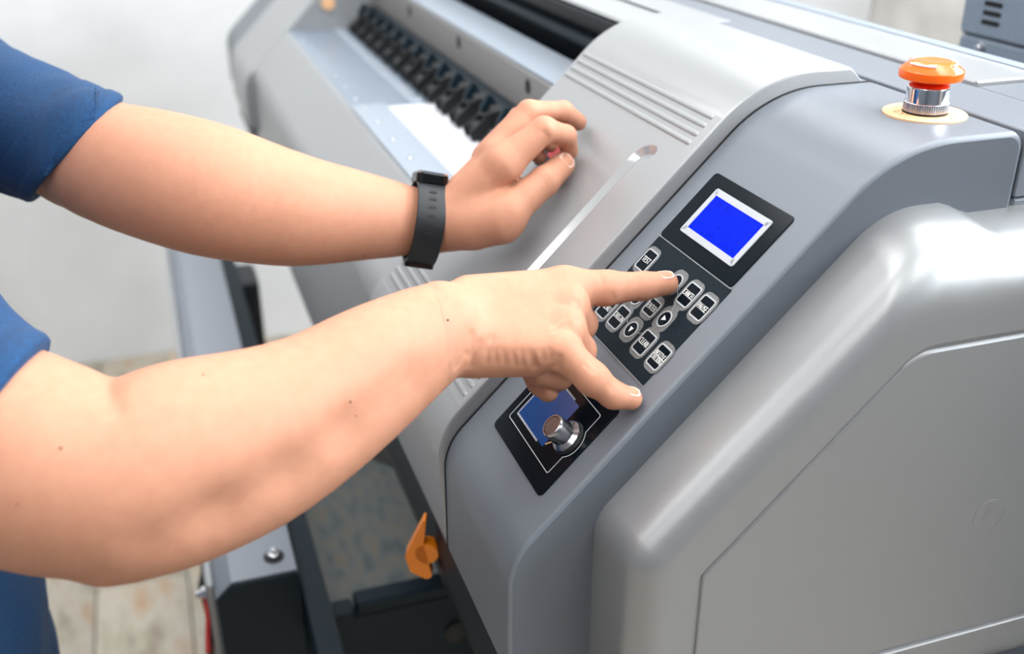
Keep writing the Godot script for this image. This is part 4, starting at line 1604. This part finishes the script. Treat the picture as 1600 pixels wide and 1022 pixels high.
func net_mesh(pos: PackedVector3Array, nor: PackedVector3Array, idx: PackedInt32Array) -> ArrayMesh:
	var arr := []
	arr.resize(Mesh.ARRAY_MAX)
	arr[Mesh.ARRAY_VERTEX] = pos
	arr[Mesh.ARRAY_NORMAL] = nor
	arr[Mesh.ARRAY_INDEX] = idx
	var m := ArrayMesh.new()
	m.add_surface_from_arrays(Mesh.PRIMITIVE_TRIANGLES, arr)
	return m


func v3(p: Array) -> Vector3:
	return Vector3(p[0], p[1], p[2])


func nail(body: Node3D, tip: Array, before: Array, up: Vector3, len: float, wide: float, lift := 0.0) -> void:
	# a thin curved plate let into the back of a fingertip
	var t := v3(tip)
	var d := (t - v3(before)).normalized()
	var n := (up - d * up.dot(d)).normalized()
	var s := d.cross(n)
	var r: float = tip[3] + 0.0001 + lift
	var rings := []
	for h in [-0.0012, 0.0]:
		for e in ([0.0] if h < 0.0 else [0.0, 0.08]):
			var ring := PackedVector3Array()
			for i in 28:
				var a := TAU * i / 28.0
				var x: float = signf(cos(a)) * pow(absf(cos(a)), 0.75) * (1.0 - e)
				var y: float = signf(sin(a)) * pow(absf(sin(a)), 0.6) * (1.0 - e)
				var ang: float = y * wide
				var along: float = x * len * 0.5
				var drop: float = 0.10 * maxf(along, 0.0) * maxf(along, 0.0) / r * 4.0
				ring.push_back(t + d * (along - len * 0.06) + (n * cos(ang) + s * sin(ang)) * (r + h + e * 0.004 - drop))
			rings.append(ring)
	var b := MB.new()
	b.loft(rings)
	part("fingernail", b, M.nail, body, 60.0)


func build_person() -> void:
	var t := thing("person", "person in a blue short-sleeved shirt pressing the printer's keypad with one hand", "person", Vector3(-0.35, 0.0, 0.57))
	var pos := PackedVector3Array()
	var nor := PackedVector3Array()
	var idx := PackedInt32Array()
	# right arm and hand
	var rf := Field.new()
	rf.add(RIGHT_ARM)
	rf.creases = RIGHT_CREASES
	nets(rf, Vector3(-0.13, 1.20, -0.01), Vector3(0.03, 1.345, 0.178), 0.0017, pos, nor, idx)
	nets(rf, Vector3(-0.19, 1.17, 0.170), Vector3(0.09, 1.37, 0.50), 0.0045, pos, nor, idx)
	# left arm and hand
	var lf := Field.new()
	lf.add(LEFT_ARM)
	lf.creases = LEFT_CREASES
	nets(lf, Vector3(-0.36, 1.22, -0.04), Vector3(-0.20, 1.40, 0.126), 0.0021, pos, nor, idx)
	nets(lf, Vector3(-0.64, 1.22, 0.118), Vector3(-0.23, 1.44, 0.55), 0.005, pos, nor, idx)
	# trunk, legs and head
	var bf := Field.new()
	bf.k_base = 0.05
	bf.add(TRUNK)
	bf.add(LEGS)
	nets(bf, Vector3(-0.66, 0.02, 0.38), Vector3(-0.04, 1.45, 0.78), 0.014, pos, nor, idx)
	var hf := Field.new()
	hf.k_base = 0.022
	hf.k_finger = 0.008
	hf.add(HEAD)
	hf.creases = [[Vector3(-0.372, 1.549, 0.436), Vector3(-0.328, 1.549, 0.436), 0.003, 0.004], [Vector3(-0.388, 1.618, 0.440), Vector3(-0.372, 1.618, 0.436), 0.006, 0.012], [Vector3(-0.328, 1.618, 0.436), Vector3(-0.312, 1.618, 0.440), 0.006, 0.012]]
	nets(hf, Vector3(-0.47, 1.42, 0.40), Vector3(-0.23, 1.76, 0.68), 0.005, pos, nor, idx)
	for i in pos.size():
		pos[i] -= t.position
	var body := obj("body", net_mesh(pos, nor, idx), M.skin, t)
	# nails sit on the hands, in the scene's axes
	var nails := Node3D.new()
	nails.name = "skin_details"
	t.add_child(nails)
	nails.position = -t.position
	var cam_up := Vector3(-0.409, 0.902, -0.140)
	var R := RIGHT_ARM
	nail(nails, R[8][1][3], R[8][1][2], Vector3(0.10, 0.95, 0.10), 0.0105, 0.72)
	nail(nails, R[11][1][3], R[11][1][2], Vector3(0.15, 0.95, 0.05), 0.0092, 0.72)
	var L := LEFT_ARM
	nail(nails, L[10][1][3], L[10][1][2], Vector3(0.75, 0.55, 0.05), 0.0130, 0.75)
	for x in [-0.381, -0.319]:
		var eye := Transform3D(Basis(Vector3(1, 0, 0), Vector3(0, 0, -1), Vector3(0, 1, 0)), Vector3(x, 1.617, 0.4545))
		var b := MB.new()
		b.lathe([[0.0, -0.012], [0.008, -0.009], [0.0118, 0.0], [0.0095, 0.0072], [0.0055, 0.0107], [0.0, 0.012]], 20, eye)
		part("eye", b, M.eye_white, nails, 70.0)
		b = MB.new()
		b.lathe([[0.0053, 0.0104], [0.0050, 0.0112], [0.0, 0.0124]], 16, eye)
		part("iris", b, M.iris, nails, 70.0)
		b = MB.new()
		var brow := []
		for i in 6:
			var f := i / 5.0
			brow.append(Vector3(x + (f - 0.5) * 0.040, 1.638 + 0.004 * sin(f * PI), 0.441 + 0.012 * absf(x + (f - 0.5) * 0.040 + 0.35) / 0.05))
		b.tube(brow, [0.0015, 0.0032, 0.0036, 0.0034, 0.0030, 0.0014], 8)
		part("eyebrow", b, M.hair, nails, 60.0)
	var k := 0
	for q in MOLES:
		var b := MB.new()
		b.lathe([[0.0, -0.6], [0.7, -0.5], [1.0, 0.0], [0.7, 0.5], [0.0, 0.6]], 10, Transform3D(Basis.from_scale(Vector3.ONE * (0.00085 if k % 2 == 0 else 0.0006)), q))
		part("mole", b, M.mole, nails, 80.0)
		k += 1
	clothes(t)
	watch()


func clothes(t: Node3D) -> void:
	var pos := PackedVector3Array()
	var nor := PackedVector3Array()
	var idx := PackedInt32Array()
	var f := Field.new()
	f.k_base = 0.05
	f.k_finger = 0.045
	f.k_chain = 0.012
	f.add(TRUNK, 0.014)
	var rs := arm_axis(RIGHT_ARM, 5, 7)
	var ls := arm_axis(LEFT_ARM, 6, 9)
	f.add([[1, SLEEVE_RIGHT], [2, SLEEVE_LEFT]], 0.0)
	f.clips = {0: Plane(Vector3(0, 1, 0), 1.455), 1: Plane(CUFF_RIGHT_N.normalized(), CUFF_RIGHT_P), 2: Plane(CUFF_LEFT_N.normalized(), CUFF_LEFT_P)}
	f.folds = FastNoiseLite.new()
	f.folds.seed = 4
	f.folds.frequency = 0.09
	f.folds.fractal_octaves = 2
	f.fold_amount = 0.004
	nets(f, Vector3(-0.67, 0.76, 0.36), Vector3(0.02, 1.47, 0.76), 0.0065, pos, nor, idx)
	for i in pos.size():
		pos[i] -= t.position
	var shirt := obj("shirt", net_mesh(pos, nor, idx), M.shirt_cloth, t)
	hem(shirt, SLEEVE_RIGHT, CUFF_RIGHT_P, CUFF_RIGHT_N.normalized(), t.position)
	hem(shirt, SLEEVE_LEFT, CUFF_LEFT_P, CUFF_LEFT_N.normalized(), t.position)
	pos = PackedVector3Array()
	nor = PackedVector3Array()
	idx = PackedInt32Array()
	f = Field.new()
	f.k_base = 0.04
	f.add(LEGS, 0.016)
	f.folds = FastNoiseLite.new()
	f.folds.frequency = 0.07
	f.fold_amount = 0.006
	nets(f, Vector3(-0.62, 0.06, 0.40), Vector3(-0.08, 1.03, 0.74), 0.012, pos, nor, idx)
	for i in pos.size():
		pos[i] -= t.position
	obj("trousers", net_mesh(pos, nor, idx), M.trouser_cloth, t)
	for x in [-0.44, -0.26]:
		pos = PackedVector3Array()
		nor = PackedVector3Array()
		idx = PackedInt32Array()
		f = Field.new()
		f.k_base = 0.03
		f.add([[0, [[x, 0.045, 0.62, 0.048], [x, 0.035, 0.50, 0.052], [x, 0.025, 0.44, 0.042]]], [0, [[x, 0.12, 0.60, 0.055], [x, 0.05, 0.60, 0.05]]]])
		f.clips = {0: Plane(Vector3(0, -1, 0), 0.0)}
		nets(f, Vector3(x - 0.09, -0.03, 0.36), Vector3(x + 0.09, 0.17, 0.72), 0.008, pos, nor, idx)
		for i in pos.size():
			pos[i] = Vector3(pos[i].x, maxf(pos[i].y, 0.0), pos[i].z) - t.position
		obj("shoe", net_mesh(pos, nor, idx), M.shoe_leather, t)
	# hair
	pos = PackedVector3Array()
	nor = PackedVector3Array()
	idx = PackedInt32Array()
	f = Field.new()
	f.k_base = 0.02
	f.add([[0, [[-0.35, 1.645, 0.545, 0.092], [-0.35, 1.62, 0.565, 0.088]]]])
	f.clips = {0: Plane(Vector3(0, -0.75, -0.66).normalized(), Vector3(-0.35, 1.66, 0.455))}
	nets(f, Vector3(-0.46, 1.50, 0.42), Vector3(-0.24, 1.76, 0.68), 0.007, pos, nor, idx)
	for i in pos.size():
		pos[i] -= t.position
	obj("hair", net_mesh(pos, nor, idx), M.hair, t)


func arm_axis(arm: Array, i: int, j: int) -> Vector3:
	return (v3(arm[0][1][j]) - v3(arm[0][1][i])).normalized()


func hem(shirt: Node3D, sleeve: Array, at: Vector3, n: Vector3, off: Vector3) -> void:
	# turned-up hem of a sleeve, lying in the cuff plane and running back along the sleeve
	var total := 0.0
	for i in sleeve.size() - 1:
		total += v3(sleeve[i]).distance_to(v3(sleeve[i + 1]))
	var ax := (v3(sleeve[1]) - v3(sleeve[0])).normalized()
	var side := ax.cross(Vector3.UP).normalized()
	var up := side.cross(ax)
	var rings := []
	var prof := [[0.002, -0.0065], [0.0020, -0.001], [0.0010, 0.0014], [-0.003, 0.0026], [-0.012, 0.0026], [-0.0165, 0.0020], [-0.0180, 0.0008], [-0.030, 0.0014], [-0.046, 0.0012], [-0.056, -0.0005], [-0.064, -0.006]]
	for l in prof:
		rings.append(PackedVector3Array())
	for k in 64:
		var g := TAU * k / 64.0
		var dir := side * cos(g) + up * sin(g)
		var lo := 0.0
		var hi := total
		for it in 24:
			var mid := (lo + hi) * 0.5
			var q := along(sleeve, mid)
			if n.dot(Vector3(q.x, q.y, q.z) + dir * q.w - at) > 0.0:
				lo = mid
			else:
				hi = mid
		for i in prof.size():
			var q := along(sleeve, lo - prof[i][0])
			rings[i].push_back(Vector3(q.x, q.y, q.z) + dir * (q.w + prof[i][1]) - off)
	var m := MB.new()
	m.loft(rings, true, false, false)
	part("sleeve_hem", m, M.shirt_cloth, shirt, 60.0)


func along(line: Array, s: float) -> Vector4:
	# point and radius at the distance s along a line of [x, y, z, radius]
	var left := maxf(s, 0.0)
	for i in line.size() - 1:
		var len := v3(line[i]).distance_to(v3(line[i + 1]))
		if left <= len or i == line.size() - 2:
			var t := left / len
			return Vector4(line[i][0], line[i][1], line[i][2], line[i][3]).lerp(Vector4(line[i + 1][0], line[i + 1][1], line[i + 1][2], line[i + 1][3]), t)
		left -= len
	return Vector4.ZERO


func watch() -> void:
	var c := Vector3(-0.2797, 1.2850, 0.1262)
	var ax := Vector3(0.030, -0.045, -0.200).normalized()
	var up := Vector3(-0.30, 0.93, -0.16)
	up = (up - ax * up.dot(ax)).normalized()
	var side := ax.cross(up)
	var t := thing("wristwatch", "black wristwatch with a perforated rubber strap on the person's wrist", "watch", c)
	var rad := 0.0325
	var rings := []
	var n := 72
	for l in [[-0.0115, -0.001], [-0.0115, 0.0018], [-0.0105, 0.0024], [0.0105, 0.0024], [0.0115, 0.0018], [0.0115, -0.001]]:
		var r := PackedVector3Array()
		for k in n:
			var a := TAU * k / n
			r.push_back(ax * l[0] + (up * cos(a) + side * sin(a)) * (rad + l[1]))
		rings.append(r)
	rings.append(rings[0])
	var b := MB.new()
	b.loft(rings, true, false, false)
	var strap := part("strap", b, M.strap_rubber, t, 50.0)
	# holes of the strap: on the side of the thumb, towards the camera
	var sgn := 1.0 if side.dot(Vector3(0.51, 1.58, 0.32) - c) > 0.0 else -1.0
	for i in 7:
		var a := sgn * (0.80 + 0.205 * i)
		var d := up * cos(a) + side * sin(a)
		var tan := ax.cross(d)
		b = MB.new()
		b.plate(rounded_rect(-0.0030, -0.0011, 0.0030, 0.0011, 0.0010, 3), Transform3D(Basis(ax, tan, ax.cross(tan)), d * (rad + 0.0024)), -0.0004, 0.0004)
		part("strap_hole", b, M.seam_black, strap)
	var fr := Basis(ax, up.cross(ax) * -1.0, up)
	b = MB.new()
	b.plate(rounded_rect(-0.0130, -0.0170, 0.0130, 0.0170, 0.0055), Transform3D(fr, up * (rad - 0.001)), 0.0, 0.0085, 0.0016)
	part("case", b, M.watch_case, t)
	b = MB.new()
	b.band(rounded_rect(-0.0122, -0.0162, 0.0122, 0.0162, 0.005), Transform3D(fr, up * (rad - 0.001)), 0.0012, 0.0078, 0.0091)
	part("bezel", b, M.chrome, t)
	b = MB.new()
	b.plate(rounded_rect(-0.0112, -0.0152, 0.0112, 0.0152, 0.0045), Transform3D(fr, up * (rad - 0.001)), 0.0080, 0.0088)
	part("watch_face", b, M.watch_glass, t)
	b = MB.new()
	b.plate(rounded_rect(-0.0120, -0.0085, 0.0120, 0.0085, 0.003), Transform3D(Basis(ax, up.cross(ax), -up), up * -(rad + 0.0010)), 0.0, 0.0038, 0.0010)
	part("buckle", b, M.watch_case, t)
